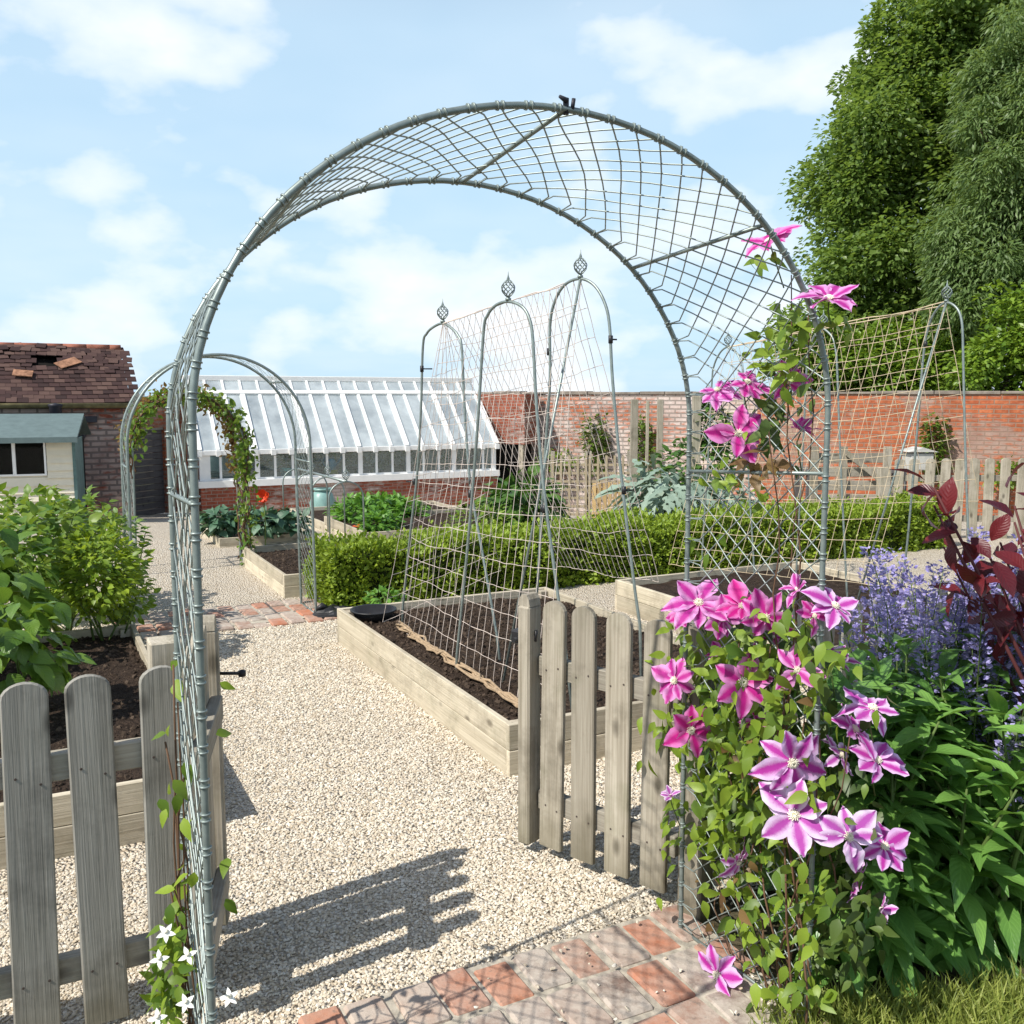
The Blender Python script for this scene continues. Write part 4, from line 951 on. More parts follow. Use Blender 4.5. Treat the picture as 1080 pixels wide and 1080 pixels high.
# wall climbers
def climber(label, px, py, w, h, n, off=.25, m='ivy'):
    q = wall_pt(px, py, off); bush('wall_climber', label, 'climber', q, 0, 0, (w, .22, h), n, .11, LEAF, m, 5, 'vinestem', shell=.2, base=g(q.y), lump=.5)
climber('dense green climber on the orange brick wall near the right edge', 986, 475, .28, .75, 700)
climber('thin green climber on the limewashed wall behind the tall posts', 632, 470, .35, .8, 600)
climber('rambling green climber between two tall wooden posts', 682, 468, .28, .7, 500)
climber('low blossoming shrub against the orange wall at the right edge', 1062, 498, .45, .3, 400, .4, 'currant')
climber('pale leafy climber low on the limewashed wall', 590, 486, .5, .3, 380, .4, 'currant')
# ================================================================== timber things at the back
def lat(name, label, x0, x1, y0, Y, zt, step, m, cat='trellis', group=None):
    a = PY(x0, y0, Y); b = PY(x1, y0, Y); zb = g(Y)-.03; t = thing(name, label, cat, (a.x, Y, zb), 0, group); L = b.x-a.x; H = zt-zb
    mb = MB(); 
    for k in range(int(L/step)+1): mb.box((k*step-.017, -.012, .05), (k*step+.017, -.002, H))
    for k in range(int(H/step)): mb.box((-.01, 0, .1+k*step-.017), (L+.01, .01, .1+k*step+.017))
    local('lattice', mb.me(), M[m], t); mb = MB()
    for x in (0, L): 
        mb = MB(); mb.box((x-.03, .012, 0), (x+.03, .07, H+.06)); local('post', mb.me(), M['gate_wood'], t)
lat('trellis_panel', 'pale square lattice trellis panel in front of the limewashed wall', 583, 620, 480, 14.2, .72, .125, 'trellis_wood')
lat('trellis_panel', 'pale square lattice trellis panel behind the yellow slatted gate', 622, 664, 480, 14.2, .72, .125, 'trellis_wood')
a = PY(624, 545, 13.2); b = PY(662, 545, 13.2); t = thing('slatted_gate', 'yellowish new slatted wooden gate leaning in front of the trellis', 'gate', (a.x, 13.2, g(13.2)))
mb = MB(); n = 7; Lg = b.x-a.x
for k in range(n): mb = MB(); mb.box((Lg*k/n+.008, 0, .02), (Lg*(k+1)/n-.012, .02, .66+.012*(k % 2)), None, .003); local('slat', mb.me(), M['new_wood'], t)
for z in (.15, .52): mb = MB(); mb.box((0, .021, z), (Lg, .045, z+.07)); local('rail', mb.me(), M['new_wood'], t)
for (x, w, Y, zt, lb) in ((668, .095, 12.6, 1.56, 'tall thick grey wooden post left of two slimmer ones, before the limewashed wall'), (682, .04, 12.9, 1.54, 'thin stake standing between two tall wooden posts'), (695, .075, 12.6, 1.56, 'tall grey wooden post left of the far leg of the wire arch'), (733, .10, 11.8, 1.6, 'dark tall post seen through the upper right wire net'), (574, .07, 15.0, .78, 'short grey post at the left end of the lattice trellis')):
    q = PY(x, 500, Y); o = post('wooden_post', (q.x, Y, g(Y)), w, zt-g(Y), M['gate_wood']); tag(o, lb, 'post')
bush('dark_climber', 'dark leafy climber bundled on a post behind the wire net', 'climber', 750, 450, 11.9, (.2, .2, .42), 500, .09, LEAF, 'squash', 4, 'vinestem', base=g(11.9))
# far picket fence and compost bay
q0, q1 = PY(935, 590, 11.0), PY(1180, 590, 10.6); q0.z = g(11)-.02; q1.z = g(10.6)-.02
t = thing('picket_fence', 'distant pale picket fence below the orange wall, behind the red-leaved bush', 'fence', q0)
L = (q1-q0).length; fence_run(t, q0, q1, int(L/.16), .105, .95, .03, M['gate_wood'], (.25, .72), False)
post('end_post', q0-V((.08, 0, 0)), .12, .85, M['gate_wood'], t)
q0 = PY(858, 560, 11.6); zb = g(11.6); t = thing('compost_bay', 'weathered slatted compost bay with a diagonal brace behind the right net', 'compost bay', (q0.x, 11.6, zb))
for k in range(6): mb = MB(); mb.box((0, 0, .05+.17*k), (.85, .03, .05+.17*k+.12), None, .004); local('slat', mb.me(), M['rail_wood'], t)
for x in (-.03, .32, .86): mb = MB(); mb.box((x-.045, -.05, 0), (x+.045, -.002, 1.1)); local('post', mb.me(), M['gate_wood'], t)
mb = MB(); mb.box((0, -.03, -.03), (.75, 0, .03), Matrix.Translation((.35, -.052, 1.02)) @ Matrix.Rotation(R(38), 4, 'Y')); local('brace', mb.me(), M['gate_wood'], t)
q0 = PY(905, 490, 13.0); t = thing('garden_table', 'dark topped garden table against the orange wall', 'table', (q0.x-.3, 13.0, g(13)))
mb = MB(); mb.box((-.5, -.3, .82), (.75, .3, .86)); local('tabletop', mb.me(), M['door_wood'], t)
for x in (-.45, .7):
    for y in (-.26, .26): mb = MB(); mb.box((x-.03, y-.03, 0), (x+.03, y+.03, .819)); local('leg', mb.me(), M['door_wood'], t)
q0 = PY(967, 500, 12.6); GREYW = plain('weathered_pale_paint', (.50, .49, .45), .8, .1, 0, .2)
t = thing('nest_box', 'pale grey box on a dark stand before the climber on the orange wall', 'box', (q0.x, 12.6, g(12.6)))
mb = MB(); mb.box((-.15, -.15, .84), (.15, .15, 1.06), None, .01); local('box_body', mb.me(), GREYW, t)
mb = MB(); mb.add([(-.2, -.18, 1.081), (.2, -.18, 1.081), (.2, .18, 1.081), (-.2, .18, 1.081), (0, -.18, 1.14), (0, .18, 1.14)], [(0, 1, 4), (1, 2, 5, 4), (2, 3, 5), (3, 0, 4, 5), (3, 2, 1, 0)]); local('lid', mb.me(), GREYW, t)
mb = MB()
for x in (-.15, .15): mb.tube([(x, 0, 0), (x, 0, .819)], .02, 6)
local('stand', mb.me(), M['black'], t)
# black plastic
def sack(label, px, py, z, r, name='plastic_sack', cat='sack'):
    c = PZ(px, py, z); t = thing(name, label, cat, (c.x, c.y, z)); vs, fs = [], []
    for i in range(9):
        for k in range(18):
            a = 2*math.pi*k/18; e = math.pi/2*i/8; rr = 1+.35*noise.noise(V((math.cos(a)*2, math.sin(a)*2, i*.5+px))); vs.append((r[0]*math.cos(a)*math.cos(e)*rr, r[1]*math.sin(a)*math.cos(e)*rr, r[2]*math.sin(e)*rr))
    for i in range(8):
        for k in range(18): fs.append((i*18+k, i*18+(k+1) % 18, (i+1)*18+(k+1) % 18, (i+1)*18+k))
    mb = MB(); mb.add(vs, fs, False); local('film', mb.me(), M['black'], t); mb = MB(); mb.tube([(-r[0]*.3, 0, r[2]*.8), (-r[0]*.5, -.02, r[2]*1.2), (-r[0]*.75, -.04, r[2]*.9)], [.02, .025, .008], 7); local('knotted_end', mb.me(), M['black'], t)
sack('crumpled black plastic at the foot of the hedge by the middle arch', 352, 650, .0, (.16, .14, .07))
t = thing('plant_tray', 'black plastic tray sunk in the soil at the far corner of the netted bed', 'tray', PZ(394, 652, .18)); mb = MB(); mb.lathe([(0, .0), (.11, 0), (.14, .055), (.135, .06), (.105, .01), (0, .01)], (0, 0, 0), 20); local('tray_body', mb.me(), M['black'], t); mb = MB(); mb.lathe([(.137, .052), (.15, .054), (.15, .062), (.137, .06)], (0, 0, 0), 20); local('rim', mb.me(), M['black'], t)
t = thing('glazed_urn', 'pale teal glazed urn on the gravel by the greenhouse', 'urn', PG(341, 552)); mb = MB(); mb.lathe([(0, 0), (.12, 0), (.2, .2), (.22, .36), (.17, .5), (.12, .56), (.10, .56), (.14, .48), (0, .4)], (0, 0, 0), 20); local('body', mb.me(), M['celadon'], t); mb = MB(); mb.lathe([(.121, .55), (.16, .57), (.16, .6), (.115, .6)], (0, 0, 0), 20); local('rim', mb.me(), M['celadon'], t)
q = PG(369, 566); t = thing('terracotta_saucer', 'small terracotta pot lying by the corner of the potato bed', 'pot', (q.x, q.y, q.z+.07)); mb = MB(); mb.lathe([(0, 0), (.05, 0), (.075, .14), (.065, .14), (.045, .01), (0, .01)], (0, 0, 0), 14); mm_ = mb.me(); mm_.transform(Matrix.Rotation(R(85), 4, 'Y')); local('body', mm_, M['poppy'], t)
# ================================================================== clematis on the big arch
RN = V((A1R[0], A1R[1], 0)); RF = RN+U*A1D; NIN = -W_
def panel(px, py, off=0.0):
    p = PPL(px, py, RN-W_*off, RF-W_*off); return p
ct = thing('clematis', 'pink and magenta clematis in full flower climbing the right side of the big arch', 'clematis', RN+U*.1)
CREG = [(790, 690, 75, 45, 190, 'clem'), (770, 770, 75, 55, 260, 'clem'), (800, 830, 65, 50, 190, 'clem'), (775, 870, 65, 45, 150, 'clem'), (820, 940, 60, 45, 60, 'clem'), (840, 1005, 50, 40, 36, 'clem'), (850, 1045, 45, 22, 18, 'clem'), (800, 985, 40, 30, 14, 'clem'), (880, 1000, 40, 40, 50, 'clem_dk'),
        (790, 990, 45, 40, 22, 'clem'), (712, 915, 14, 8, 3, 'clem'), (692, 945, 6, 6, 2, 'clem'), (735, 690, 22, 30, 18, 'clem'), (895, 965, 35, 50, 50, 'clem_dk'), (900, 905, 25, 50, 22, 'clem_dk'), (885, 840, 25, 50, 20, 'clem_dk'), (890, 690, 22, 12, 8, 'clem'), (725, 660, 14, 14, 8, 'clem'),
        (820, 350, 22, 34, 26, 'clem'), (845, 330, 16, 14, 8, 'clem'), (828, 380, 20, 22, 18, 'clem'), (812, 420, 30, 26, 34, 'clem_dk'), (805, 455, 26, 26, 34, 'clem_dk'), (795, 490, 22, 18, 22, 'bronze'), (765, 505, 22, 12, 9, 'clem'), (808, 525, 12, 16, 6, 'clem'), (800, 275, 16, 14, 8, 'clem'), (880, 340, 20, 14, 8, 'clem'), (740, 580, 22, 16, 6, 'clem'), (770, 470, 12, 20, 6, 'clem'),
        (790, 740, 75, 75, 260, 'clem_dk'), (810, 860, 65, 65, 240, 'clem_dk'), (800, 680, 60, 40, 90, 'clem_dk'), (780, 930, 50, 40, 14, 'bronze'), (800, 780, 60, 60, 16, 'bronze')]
CL = leaf_t(.52, .2, .3, [(0, .1), (.2, .85), (.4, 1), (.7, .6), (1, .02)])
acc = {}
for (x, y, rx, ry, n, m) in CREG:
    for _ in range(n):
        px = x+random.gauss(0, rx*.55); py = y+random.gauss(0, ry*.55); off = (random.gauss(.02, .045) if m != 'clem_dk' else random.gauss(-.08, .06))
        acc.setdefault(m, []).append(panel(min(px, 935), py, off))
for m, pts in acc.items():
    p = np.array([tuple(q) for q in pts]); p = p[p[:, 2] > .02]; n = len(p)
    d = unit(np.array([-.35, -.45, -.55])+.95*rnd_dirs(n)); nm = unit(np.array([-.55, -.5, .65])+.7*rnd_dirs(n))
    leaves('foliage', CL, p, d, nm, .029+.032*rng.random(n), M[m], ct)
mb = MB()
for k in range(13):
    a = panel(830+random.gauss(0, 15), 1075, random.gauss(0, .02)); a.z = 0; top = random.choice([(790, 650), (730, 690), (840, 690), (760, 780), (880, 800), (770, 900)]) if k > 2 else ((850, 330), (800, 440), (825, 300))[k]; b = panel(top[0]+random.gauss(0, 12), top[1]+random.gauss(0, 15), random.gauss(.01, .02))
    pts = []
    for i in range(15):
        s = i/14; q = a.lerp(b, s)+V((noise.noise(V((s*4, k*3.1, 0))), noise.noise(V((s*4, k*3.1, 7))), .5*noise.noise(V((s*4, k*3.1, 3)))))*.10*math.sin(math.pi*s); pts.append(q)
    mb.tube(pts, [.0035-.002*i/14 for i in range(15)], 5)
wmesh('stem', mb, M['vinestem'], ct)
PT = leaf_t(.64, .14, .18, [(0, .16), (.14, .5), (.3, .86), (.46, 1.0), (.62, .96), (.76, .74), (.89, .40), (1, .04)], wave=.02)
PP = [(0, .16), (.14, .5), (.3, .86), (.46, 1.0), (.62, .96), (.76, .74), (.89, .40), (1, .04)]
PTS = [leaf_t(w_, fo, dr, PP, n=10, wave=wv) for w_, fo, dr, wv in ((.68, .1, .1, .03), (.74, .2, .3, .03), (.62, .3, .42, .04), (.70, .05, -.08, .035), (.58, .3, .2, .04))]
def flower_me(seed, npet=8, cup=.25):
    r_ = np.random.default_rng(seed); a = np.arange(npet)*2*math.pi/npet+r_.normal(size=npet)*.13; el = cup+.22*r_.normal(size=npet)
    d = np.stack([np.cos(a)*np.cos(el), np.sin(a)*np.cos(el), np.sin(el)], 1); nm = np.stack([-np.cos(a)*np.sin(el), -np.sin(a)*np.sin(el), np.cos(el)], 1)+.25*r_.normal(size=(npet, 3))
    p = d*.05; p[:, 2] += .012*(np.arange(npet) % 2)
    vs_, fs_, us_, b_ = [], [], [], 0
    for k in range(npet):
        tm = PTS[r_.integers(len(PTS))]; v, f = scat(tm, p[k:k+1], d[k:k+1], nm[k:k+1], .47*(1+.13*r_.normal())*(1 if cup < .45 else .9)); v = v+.006*r_.normal(size=v.shape)*tm[2][:, 1:2]
        vs_.append(v); fs_.append(f+b_); us_.append(tm[2]); b_ += len(v)
    return mesh_np('petals', np.concatenate(vs_), np.concatenate(fs_), True, np.concatenate(us_))
FM = [flower_me(i, (8, 7, 8, 7, 8, 8, 7, 8)[i], (.12, .22, .35, .15, .5, .08, .28, .2)[i]) for i in range(8)]
mb = MB(); mb.lathe([(0, -.02), (.05, -.01), (.06, .03), (.03, .05), (0, .055)], (0, 0, 0), 10)
for k in range(46):
    a = k*2.4; rr = .03+.085*(k/46); hgt = .12-.05*k/46; mb.tube([(rr*.5*math.cos(a), rr*.5*math.sin(a), .02), (rr*math.cos(a), rr*math.sin(a), hgt)], [.006, .009], 5)
STM = mb.me('stamens'); STM.transform(Matrix.Scale(.82, 4))
def FMX(i, pale):
    if not pale: return FM[i]
    if i not in FP: FP[i] = FM[i].copy(); FP[i].materials.clear()
    return FP[i]
FP = {}
def flower(px, py, d, off=.05, nm=None, var=None, Y=None, tmin=None):
    c = panel(px, py, off) if Y is None else PY(px, py, Y); sz = d*c.y/1000*1.0
    tc = (CAM-c).normalized(); n_ = (V(nm).normalized()+V((random.gauss(0, .16), random.gauss(0, .12), random.gauss(0, .16)))) if nm else tc*.75+V((-.3, -.15, .25))+V((random.gauss(0, .22), random.gauss(0, .22), random.gauss(0, .22)))
    n_.normalize(); q = n_.to_track_quat('Z', 'Y'); Mx = Matrix.Translation(c) @ q.to_matrix().to_4x4() @ Matrix.Rotation(random.random()*6.28, 4, 'Z') @ Matrix.Scale(sz, 4)
    o = link('flower', FMX(var if var is not None else random.choice((0, 1, 2, 3, 5, 6, 7)), (px > 870 and 600 < py < 960) or py > 790), M['petal_pale' if (px > 870 and py < 960 and py > 600) or py > 790 else 'petal'], ct, Mx); local('stamens', STM, M['stamen'], o)
    mb = MB(); b = c-n_*.05-W_*(-.03)-V((0, 0, .06)); mb.tube([c-n_*.004, c-n_*.03, b], .0018, 5); wmesh('flower_stalk', mb, M['stem'], ct)
UP = (-.15, -.35, .9)
for a in [(737, 637, 64, .06, (-.2, -.55, .6)), (783, 640, 50, .05, (-.1, -.6, .6)), (808, 650, 58, .05), (842, 622, 42, .02, (-.4, -.2, .5), 4), (712, 718, 54, .08, (-.55, -.5, .5)), (783, 720, 66, .08, (-.1, -1, .1)), (840, 707, 54, .06, (.1, -.8, .5)), (728, 770, 58, .08, (-.1, -.9, .3)),
          (835, 803, 82, .10, (.05, -1, .12)), (838, 860, 82, .10, (-.05, -.9, .35)), (778, 908, 48, .06, (.3, -.6, -.3)), (757, 1028, 62, .09, (-.5, -.6, .2)), (757, 412, 44, .05, (-.3, -.3, .6)), (788, 404, 46, .05, (.0, -.4, .7)), (778, 458, 62, .06, (-.1, -1, .1)), (812, 256, 56, .06, UP, 2), (874, 317, 64, .07, UP, 2)]: flower(*a)
for a in [(880, 640, 58, 2.22, (.2, -.45, .85)), (895, 882, 72, 2.12, (.1, -.9, .3)), (932, 893, 62, 2.12, (.3, -.8, .3)), (920, 748, 66, 2.15, (.1, -.3, .9)), (900, 770, 62, 2.2, (.5, -.3, .6)), (924, 803, 68, 2.15, (.25, -.6, .7)), (886, 797, 52, 2.25, (.6, -.2, .3)), (882, 698, 48, 2.38, (.5, .1, .5)), (928, 958, 42, 2.15, (.6, -.3, -.3)), (902, 925, 50, 2.22, (.5, .0, -.2)), (815, 672, 44, 2.5, (.3, .5, .3)), (832, 404, 46, 2.4, (.4, .4, .4)), (845, 455, 44, 2.38, (.5, .2, .7))]: flower(a[0], a[1], a[2], 0, a[4], 4 if a[2] < 50 else None, a[3])
flower(707, 840, 26, .1, (-.5, -.3, .8), 4)
for a in [(762, 652, 46, .03, (.1, -.7, .2)), (722, 648, 40, .03, (-.6, -.4, .1), 4), (858, 650, 40, .03, (.3, -.7, .3)), (800, 765, 40, .02, (.2, -.4, .6), 4), (760, 690, 36, .0, (-.3, -.3, .8), 4)]: flower(*a)
mb = MB()
for (x, y) in ((784, 762), (770, 868), (775, 848), (755, 838)):
    mb = MB(); c = panel(x, y, .08); mb.tube([c+V((0, 0, .022)), c+V((0, 0, .008)), c-V((0, 0, .012)), c-V((0, 0, .024))], [.001, .006, .008, .003], 7); wmesh('bud', mb, M['nepleaf'], ct)

# white clematis at the foot of the left side
LN = RN-W_*A1W; LF = LN+U*A1D
def lpan(px, py, off=0): return PPL(px, py, LN-W_*off-U*1, LF-W_*off)
wt = thing('white_clematis', 'small white-flowered clematis at the foot of the left side of the arch', 'clematis', LN+U*.3)
pts = []
for (x, y, rx, ry, n) in ((180, 1000, 18, 40, 60), (175, 1050, 16, 24, 36), (192, 930, 10, 25, 7), (185, 780, 10, 60, 6), (190, 870, 8, 40, 5), (178, 845, 7, 10, 3), (188, 720, 6, 30, 4)):
    for _ in range(n): pts.append(PY(x+random.gauss(0, rx*.6), y+random.gauss(0, ry*.6), 1.92+random.gauss(0, .05)))
for (x, y) in ((228, 775), (240, 905), (238, 948), (205, 920), (232, 720)): pts.append(PY(x, y, 1.75))
p = np.array([tuple(q) for q in pts]); n = len(p); leaves('foliage', CL, p, unit(np.array([.1, -.4, -.3])+rnd_dirs(n)), unit(np.array([-.3, -.6, .6])+.6*rnd_dirs(n)), .030+.022*rng.random(n), M['clem'], wt)
mb = MB()
for k in range(7):
    a = V((LN.x-.16+random.gauss(0, .03), 1.95+random.gauss(0, .04), 0)); b = PY(190+random.gauss(0, 10), 700+40*k, 1.92); mb.tube([a.lerp(b, i/8)+V((random.gauss(0, .008), random.gauss(0, .008), 0)) for i in range(9)], .0022, 5)
wmesh('stem', mb, M['vinestem'], wt)
WP = leaf_t(.5, .1, .1)
for i, (x, y) in enumerate(((175, 984), (168, 1012), (196, 1058), (198, 1008), (242, 1052), (166, 1074))):
    c = PY(x, y, 1.80); k = 4 if i % 2 else 5; a = np.arange(k)*6.283/k+random.random(); tc = (CAM-c+V((0, 0, .6))).normalized(); q = tc.to_track_quat('Z', 'Y').to_matrix()
    d = np.array([tuple(q @ V((math.cos(b), math.sin(b), .15))) for b in a]); o = leaves('flower', WP, np.tile(np.array(c), (k, 1)), d, np.tile(np.array(tc), (k, 1)), .020, M['whitepetal'], wt)
    mb = MB(); mb.lathe([(0, 0), (.005, .002), (.004, .006), (0, .007)], tuple(c), 8); wmesh('stamens', mb, M['stamen'], o)
# ================================================================== right hand border
def comfrey(label, xs, n):
    c = V((sum(xs)/2, 2.75, 0)); t = thing('comfrey_plant', label, 'plant', c, 0, 'big leafy comfrey clumps'); P_, D_, N_, S_ = [], [], [], []; mb = MB()
    for k in range(n):
        bx = xs[0]+(xs[1]-xs[0])*random.random(); by = 2.34+(bx-.8)*.35+random.random()*.55; h = .42+.43*random.random()+.15*(by-2.4); a0 = random.random()*6.28
        ln = V((random.gauss(0, .16)-.05, random.gauss(-.1, .14), 1)).normalized(); mb.tube([V((bx, by, 0))+ln*(h*s)+V((0, 0, -.03*s*s)) for s in (0, .33, .66, 1)], [.008, .007, .005, .003], 6)
        m = int(h/.034)
        for i in range(m):
            s = (i+1)/m; a = a0+i*2.4; q = V((bx, by, 0))+ln*(h*s); el = -.15+.9*s+random.gauss(0, .25); L_ = (.215-.085*s)*(.8+.4*random.random())
            P_.append(q); D_.append((math.cos(a)*math.cos(el), math.sin(a)*math.cos(el), math.sin(el))); N_.append((-math.cos(a)*math.sin(el)+random.gauss(0, .2), -math.sin(a)*math.sin(el)+random.gauss(0, .2), math.cos(el))); S_.append(L_)
    P_ = np.array([tuple(q) for q in P_]); leaves('foliage', LONG, P_, np.array(D_), np.array(N_), np.array(S_), M['comfrey'], t); wmesh('stem', mb, M['stem'], t)
comfrey('big dark green comfrey clump next to the clematis', (.90, 1.28), 46)
comfrey('big dark green comfrey clump under the blue catmint at the right edge', (1.28, 1.75), 46)
def catmint(label, xs, ys, n, hr, nf=70, seed=0):
    t = thing('catmint_plant', label, 'catmint', (sum(xs)/2, sum(ys)/2, 0), 0, 'blue flowered catmint'); mb = MB(); fp = []; lp = []
    for k in range(n):
        b = V((xs[0]+(xs[1]-xs[0])*random.random(), ys[0]+(ys[1]-ys[0])*random.random(), 0)); h = hr[0]+(hr[1]-hr[0])*random.random(); ln = V((random.gauss(0, .11), random.gauss(-.03, .09), 1)); cv = V((random.gauss(0, .12), random.gauss(0, .12), 0))
        def q(s): return b+ln*(h*s)+cv*(s*s)-V((0, 0, .0))
        mb.tube([q(i/6) for i in range(7)], [.003]*4+[.0022, .0018, .001], 5)
        for i in range(nf):
            s = .62+.40*random.random()**.8; w = round(s*22)/22; c = q(w+random.gauss(0, .007)); r_ = .022*(1.25-s*.5); a = random.random()*6.28; fp.append((*(c+V((math.cos(a)*r_, math.sin(a)*r_, random.gauss(0, .006)))), math.cos(a), math.sin(a)))
        for i in range(16): s = .1+.7*random.random(); lp.append(q(s))
    fp = np.array(fp); n = len(fp); d = np.stack([fp[:, 3], fp[:, 4], .3+.4*rng.random(n)], 1); leaves('flower_spikes', TINY, fp[:, :3], d, rnd_dirs(n, .8), .012+.008*rng.random(n), M['violet'], t)
    lp = np.array([tuple(a) for a in lp]); leaves('foliage', LEAF, lp, rnd_dirs(len(lp), .2), rnd_dirs(len(lp), 1.2), .03+.02*rng.random(len(lp)), M['nepleaf'], t); wmesh('stem', mb, M['stem'], t)
catmint('blue catmint with tall flower spikes in front of the grey fence pickets', (1.20, 1.74), (2.8, 3.15), 78, (.86, 1.16), 190)
catmint('blue catmint sprawling below the red-leaved bush at the right edge', (1.38, 1.75), (2.55, 2.9), 30, (.55, .95), 190)
# smoke bush with dark red leaves
t = thing('smoke_bush', 'dark red leaved smoke bush at the right edge', 'bush', (1.52, 2.62, 0)); mb = MB(); P_, D_ = [], []
for k in range(9):
    e = PY(random.choice([985, 995, 1010, 1025, 1040, 1055, 1070, 1090, 1110]), 500+random.random()*110, 2.45+random.random()*.35); b = V((1.72+random.gauss(0, .05), 2.65+random.gauss(0, .05), 0)); md = b.lerp(e, .6)+V((.06, 0, .02)); pts = [b, b.lerp(md, .5), md, e]; mb.tube(pts, [.01, .008, .006, .003], 6)
    for i in range(9): s = .52+.52*i/8; q = md.lerp(e, (s-.35)/.65); P_.append(q); D_.append((e-md).normalized()*.4+V(rnd_dirs(1)[0])*1.0+V((0, 0, .1)))
P_ = np.array([tuple(a) for a in P_]); OV = leaf_t(.60, .3, .3, [(0, .06), (.2, .6), (.45, 1), (.7, .88), (.9, .45), (1, .04)], n=8, wave=.015)
pos = P_+rng.normal(size=P_.shape)*.012; leaves('foliage', OV, pos, np.array([tuple(a) for a in D_]), unit(np.array([-.4, -.5, .5])+.8*rnd_dirs(len(pos))), .070+.042*rng.random(len(pos)), M['red'], t); wmesh('stem', mb, plain('dark_red_stem', (.10, .03, .03), .6, .2), t)
# grass and leaf litter at the lower right
n = 15000; X = .60+1.2*rng.random(n); Y = 1.7+.62*rng.random(n)**.8+(X-.8)*.15; k = (X > .68+.06*rng.normal(size=n)) | (Y < 2.0) & (X > .66); p = np.stack([X, Y, np.zeros(n)], 1)[k]; n = len(p)
BLADE = leaf_t(.06, .3, .5, [(0, .9), (.4, 1), (.75, .6), (1, .05)])
go = leaves('grass', BLADE, p, unit(np.array([0, 0, 1.1])+.75*rnd_dirs(n)), rnd_dirs(n), .035+.06*rng.random(n)**1.5, M['grass']); go['kind'] = 'stuff'
n = 900; X = -.95+1.0*rng.random(n)*.4; Y = 1.75+.35*rng.random(n); p = np.stack([X, Y, np.zeros(n)], 1); go2 = leaves('grass', BLADE, p, unit(np.array([0, 0, 1.1])+.6*rnd_dirs(n)), rnd_dirs(n), .03+.05*rng.random(n), M['grass']); go2['kind'] = 'stuff'
n = 5000; X = 1.6+6*rng.random(n); Y = 3.6+.5*X+1.2*rng.random(n)*.6; p = np.stack([X, Y, np.zeros(n)], 1); go3 = leaves('grass', BLADE, p, unit(np.array([0, 0, 1.1])+.6*rnd_dirs(n)), rnd_dirs(n), .05+.06*rng.random(n), M['grass']); go3['kind'] = 'stuff'
# ================================================================== trees
def tree(name, label, base, crown, trunk_r, n_clump, per, leaf, m, clump_r, spread=(1, 1, 1), tm=TINY, group=None, droop=0.0, limbs=14):
    """crown: list of (centre, radii) lobes; clumps of leaves fill them"""
    t = thing(name, label, 'tree' if 'tree' in name else 'shrub', base, 0, group); cs = []
    vol = [r[0]*r[1]*r[2] for _, r in crown]; tot = sum(v**.7 for v in vol)
    for (c, r), v in zip(crown, vol):
        k = max(8, int(n_clump*v**.7/tot)); p, _n = ell_pts(k, c, r, .12, .18, random.random()*40); cs.append(p)
    cs = np.concatenate(cs); K = len(cs); rr = clump_r*(.6+.8*rng.random(K)); idx = np.repeat(np.arange(K), per)
    d0 = rnd_dirs(len(idx)); rad = rng.random(len(idx))**.33; p = cs[idx]+d0*(rad*rr[idx])[:, None]*np.array(spread); p[:, 2] -= .15*rr[idx]*rad**2
    d = unit(d0*np.array([1, 1, .4])+.5*rnd_dirs(len(idx))+np.array([0, 0, -.25-droop])); nm = unit(d0*.35+np.array([0, 0, .7])+.65*rnd_dirs(len(idx)))
    leaves('crown', tm, p, d, nm, leaf*(.6+.8*rng.random(len(idx))), M[m], t)
    mb = MB(); b = V(base); cz = V(crown[0][0]); top = V((cz.x, cz.y, cz.z+crown[0][1][2]*.5)); tr = [b, b.lerp(top, .25)+V((.2, 0, 0)), b.lerp(top, .55)+V((-.2, .1, 0)), top]
    mb.tube(tr, [trunk_r*1.25, trunk_r, trunk_r*.65, trunk_r*.15], 10)
    for k in range(limbs):
        e = V(cs[random.randrange(K)]); s = .3+.5*random.random(); a = tr[0].lerp(tr[3], s); md = a.lerp(e, .5)+V((0, 0, .3)); mb.tube([a, md, e], [trunk_r*.35, trunk_r*.2, .02], 6)
    wmesh('trunk', mb, M['bark'], t)
def T_(px, py, Y): return tuple(PY(px, py, Y))
B0 = PY(1010, 500, 27)
tree('ash_tree', 'tall broad green tree rising behind the orange wall', (B0.x, B0.y, g(24)), [(T_(998, 200, 27), (3.2, 3, 5.2)), (T_(1030, 40, 27), (2.6, 2.6, 3.4)), (T_(908, 165, 27), (1.4, 1.6, 1.8)), (T_(902, 270, 26.5), (1.4, 1.6, 2.2)), (T_(1085, -60, 28), (3.5, 3, 4.0)), (T_(915, 380, 26), (1.6, 1.5, 1.5)), (T_(960, 360, 26.5), (2.2, 1.8, 2.0)), (T_(965, 95, 27), (1.5, 1.4, 2.0))], .42, 470, 380, .155, 'ash', .78)
B1 = PY(1095, 500, 23)
tree('willow_tree', 'grey-green feathery willow in front of the taller tree at the right edge', (B1.x, B1.y, g(24)), [(T_(1080, 180, 23), (1.5, 1.6, 2.6)), (T_(1060, 260, 23), (1.3, 1.3, 1.6)), (T_(1120, 60, 23), (1.8, 1.6, 2.4)), (T_(1030, 300, 22.8), (.9, 1, .9)), (T_(1055, 100, 23), (.9, 1, 1.2)), (T_(1010, 250, 23), (.5, .7, .7))], .3, 300, 300, .15, 'willow', .62, (1, 1, .8), leaf_t(.26, .2, .3), droop=.15)
B2 = PY(1075, 500, 21)
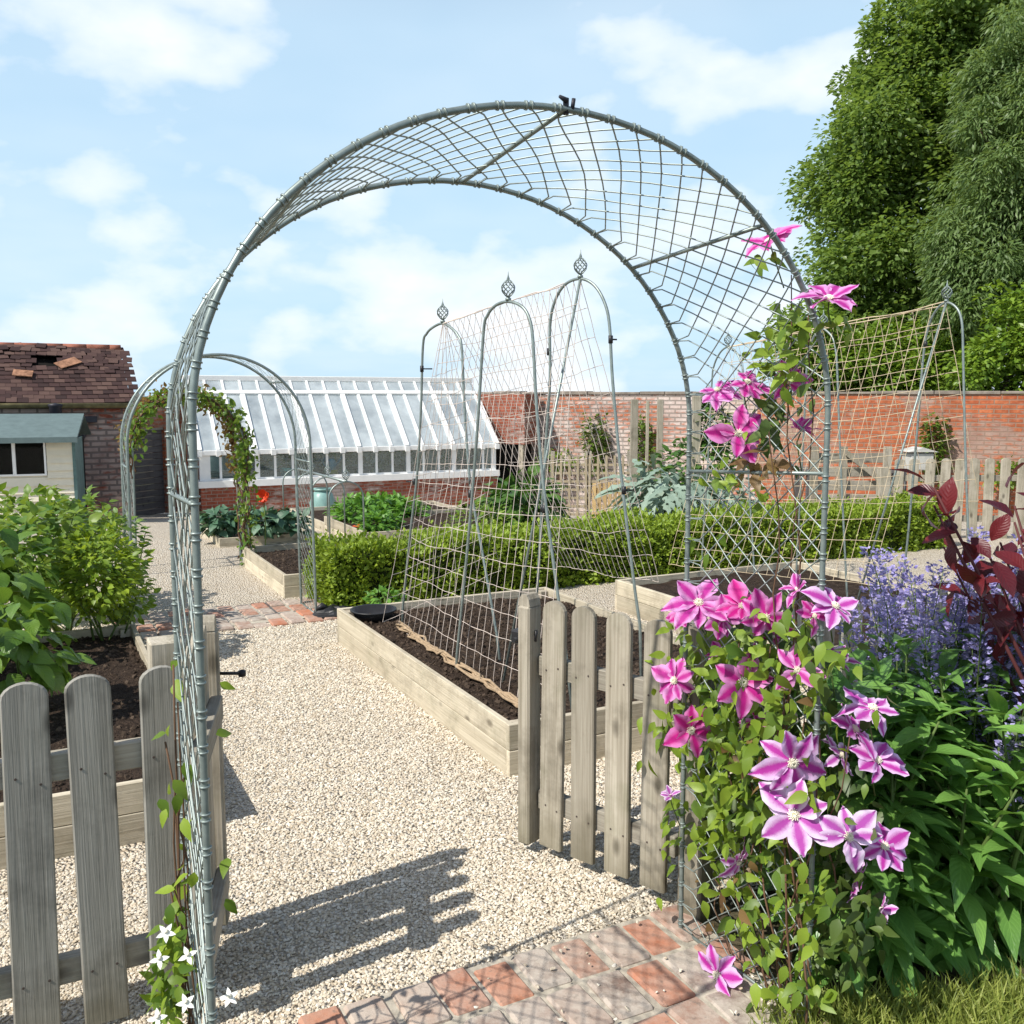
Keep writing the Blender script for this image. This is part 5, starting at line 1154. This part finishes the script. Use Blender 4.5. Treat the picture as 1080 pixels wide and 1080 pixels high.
tree('wall_shrub', 'bright green bushy shrub overtopping the wall at the right edge', (B2.x, B2.y, g(21)), [(T_(1065, 375, 21), (1.05, .9, .75)), (T_(1100, 340, 21), (1.2, 1, 1.0)), (T_(1030, 400, 21), (.7, .8, .5)), (T_(1080, 430, 21), (1.2, .9, 1.2))], .12, 80, 160, .13, 'shrub', .42, limbs=8)
B3 = PY(870, 500, 24)
tree('ash_tree', 'lower dark green tree at the foot of the tall one, left part above the wall', (B3.x, B3.y, g(24)), [(T_(850, 370, 24), (.9, .9, .9)), (T_(900, 390, 24), (1.2, 1, 1.0)), (T_(960, 390, 24), (1.4, 1, 1.1))], .14, 110, 230, .13, 'shrub', .5, limbs=8)
# ================================================================== light, sky, camera
SKX = 21.2
sun_dir = V((-.80, -.60, 0)).normalized(); EL = R(48)
to_sun = V((sun_dir.x*math.cos(EL), sun_dir.y*math.cos(EL), math.sin(EL)))
L = bpy.data.lights.new('sun', 'SUN'); L.energy = 5.0; L.angle = R(.5); L.color = (1.0, .95, .87)
lo = bpy.data.objects.new('sun', L); COL.objects.link(lo); lo.rotation_euler = to_sun.to_track_quat('Z', 'Y').to_euler(); lo.location = (-5, -5, 10)
w = bpy.data.worlds.new('World'); S.world = w; w.use_nodes = True; nt = w.node_tree; nt.nodes.clear()
out = N(nt, 'ShaderNodeOutputWorld'); sky = N(nt, 'ShaderNodeTexSky', sky_type='NISHITA'); sky.sun_disc = False; sky.sun_elevation = EL; sky.sun_rotation = math.atan2(to_sun.x, to_sun.y); sky.air_density = 1.0; sky.dust_density = .8; sky.ozone_density = 1.2
tc = N(nt, 'ShaderNodeTexCoord'); gv = tc.outputs['Generated']; sx = N(nt, 'ShaderNodeSeparateXYZ', {0: gv})
zc = math_(nt, 'MAXIMUM', sx.outputs[2], 0.0); zz = math_(nt, 'ADD', zc, .16)
pv = N(nt, 'ShaderNodeCombineXYZ', {0: math_(nt, 'DIVIDE', sx.outputs[0], zz), 1: math_(nt, 'DIVIDE', sx.outputs[1], zz), 2: 0.0}).outputs[0]
pm = N(nt, 'ShaderNodeMapping', {'Vector': gv, 'Location': (SKX, 1.7, .4), 'Scale': (1.0, 1.0, 1.9)}).outputs[0]
n1 = noi(nt, pm, 5.0, 8, .46); n2 = noi(nt, pm, 12.0, 4, .5)
cl = ramp(nt, math_(nt, 'ADD', math_(nt, 'MULTIPLY', n1, .82), math_(nt, 'MULTIPLY', n2, .18)), [(.50, 0.0), (.545, .5), (.64, 1.0)])
n3 = noi(nt, pv, .8, 4, .6); veil = math_(nt, 'MULTIPLY', ramp(nt, n3, [(.35, 0.0), (.75, 1.0)]), .55)
hz = ramp(nt, zc, [(0, .9), (.34, .76), (.5, .2), (.66, .0)])
CB = 8.3
base = mix(nt, hz, sky.outputs[0], (CB*.52, CB*.745, CB*.93))
base = mix(nt, math_(nt, 'MULTIPLY', veil, ramp(nt, zc, [(0, 1.0), (.36, .8), (.6, .1)])), base, (CB*.74, CB*.85, CB*.95))
fin = mix(nt, math_(nt, 'MULTIPLY', cl, ramp(nt, zc, [(0, .9), (.36, .8), (.6, .15)])), base, (CB*.93, CB*.96, CB*.99))
bg = N(nt, 'ShaderNodeBackground', {'Color': fin, 'Strength': .12}); nt.links.new(bg.outputs[0], out.inputs[0])
cam = bpy.data.cameras.new('camera'); co = bpy.data.objects.new('camera', cam); COL.objects.link(co)
co.location = CAM; co.rotation_euler = (math.pi/2-PITCH, 0, 0); cam.sensor_width = 36; cam.lens = 36*F/1080; cam.clip_start = .05; cam.clip_end = 3000; S.camera = co
S.view_settings.view_transform = 'Standard'; S.view_settings.look = 'None'; S.view_settings.exposure = 0.22; S.view_settings.gamma = 1
S.cycles.max_bounces = 6; S.cycles.transparent_max_bounces = 16
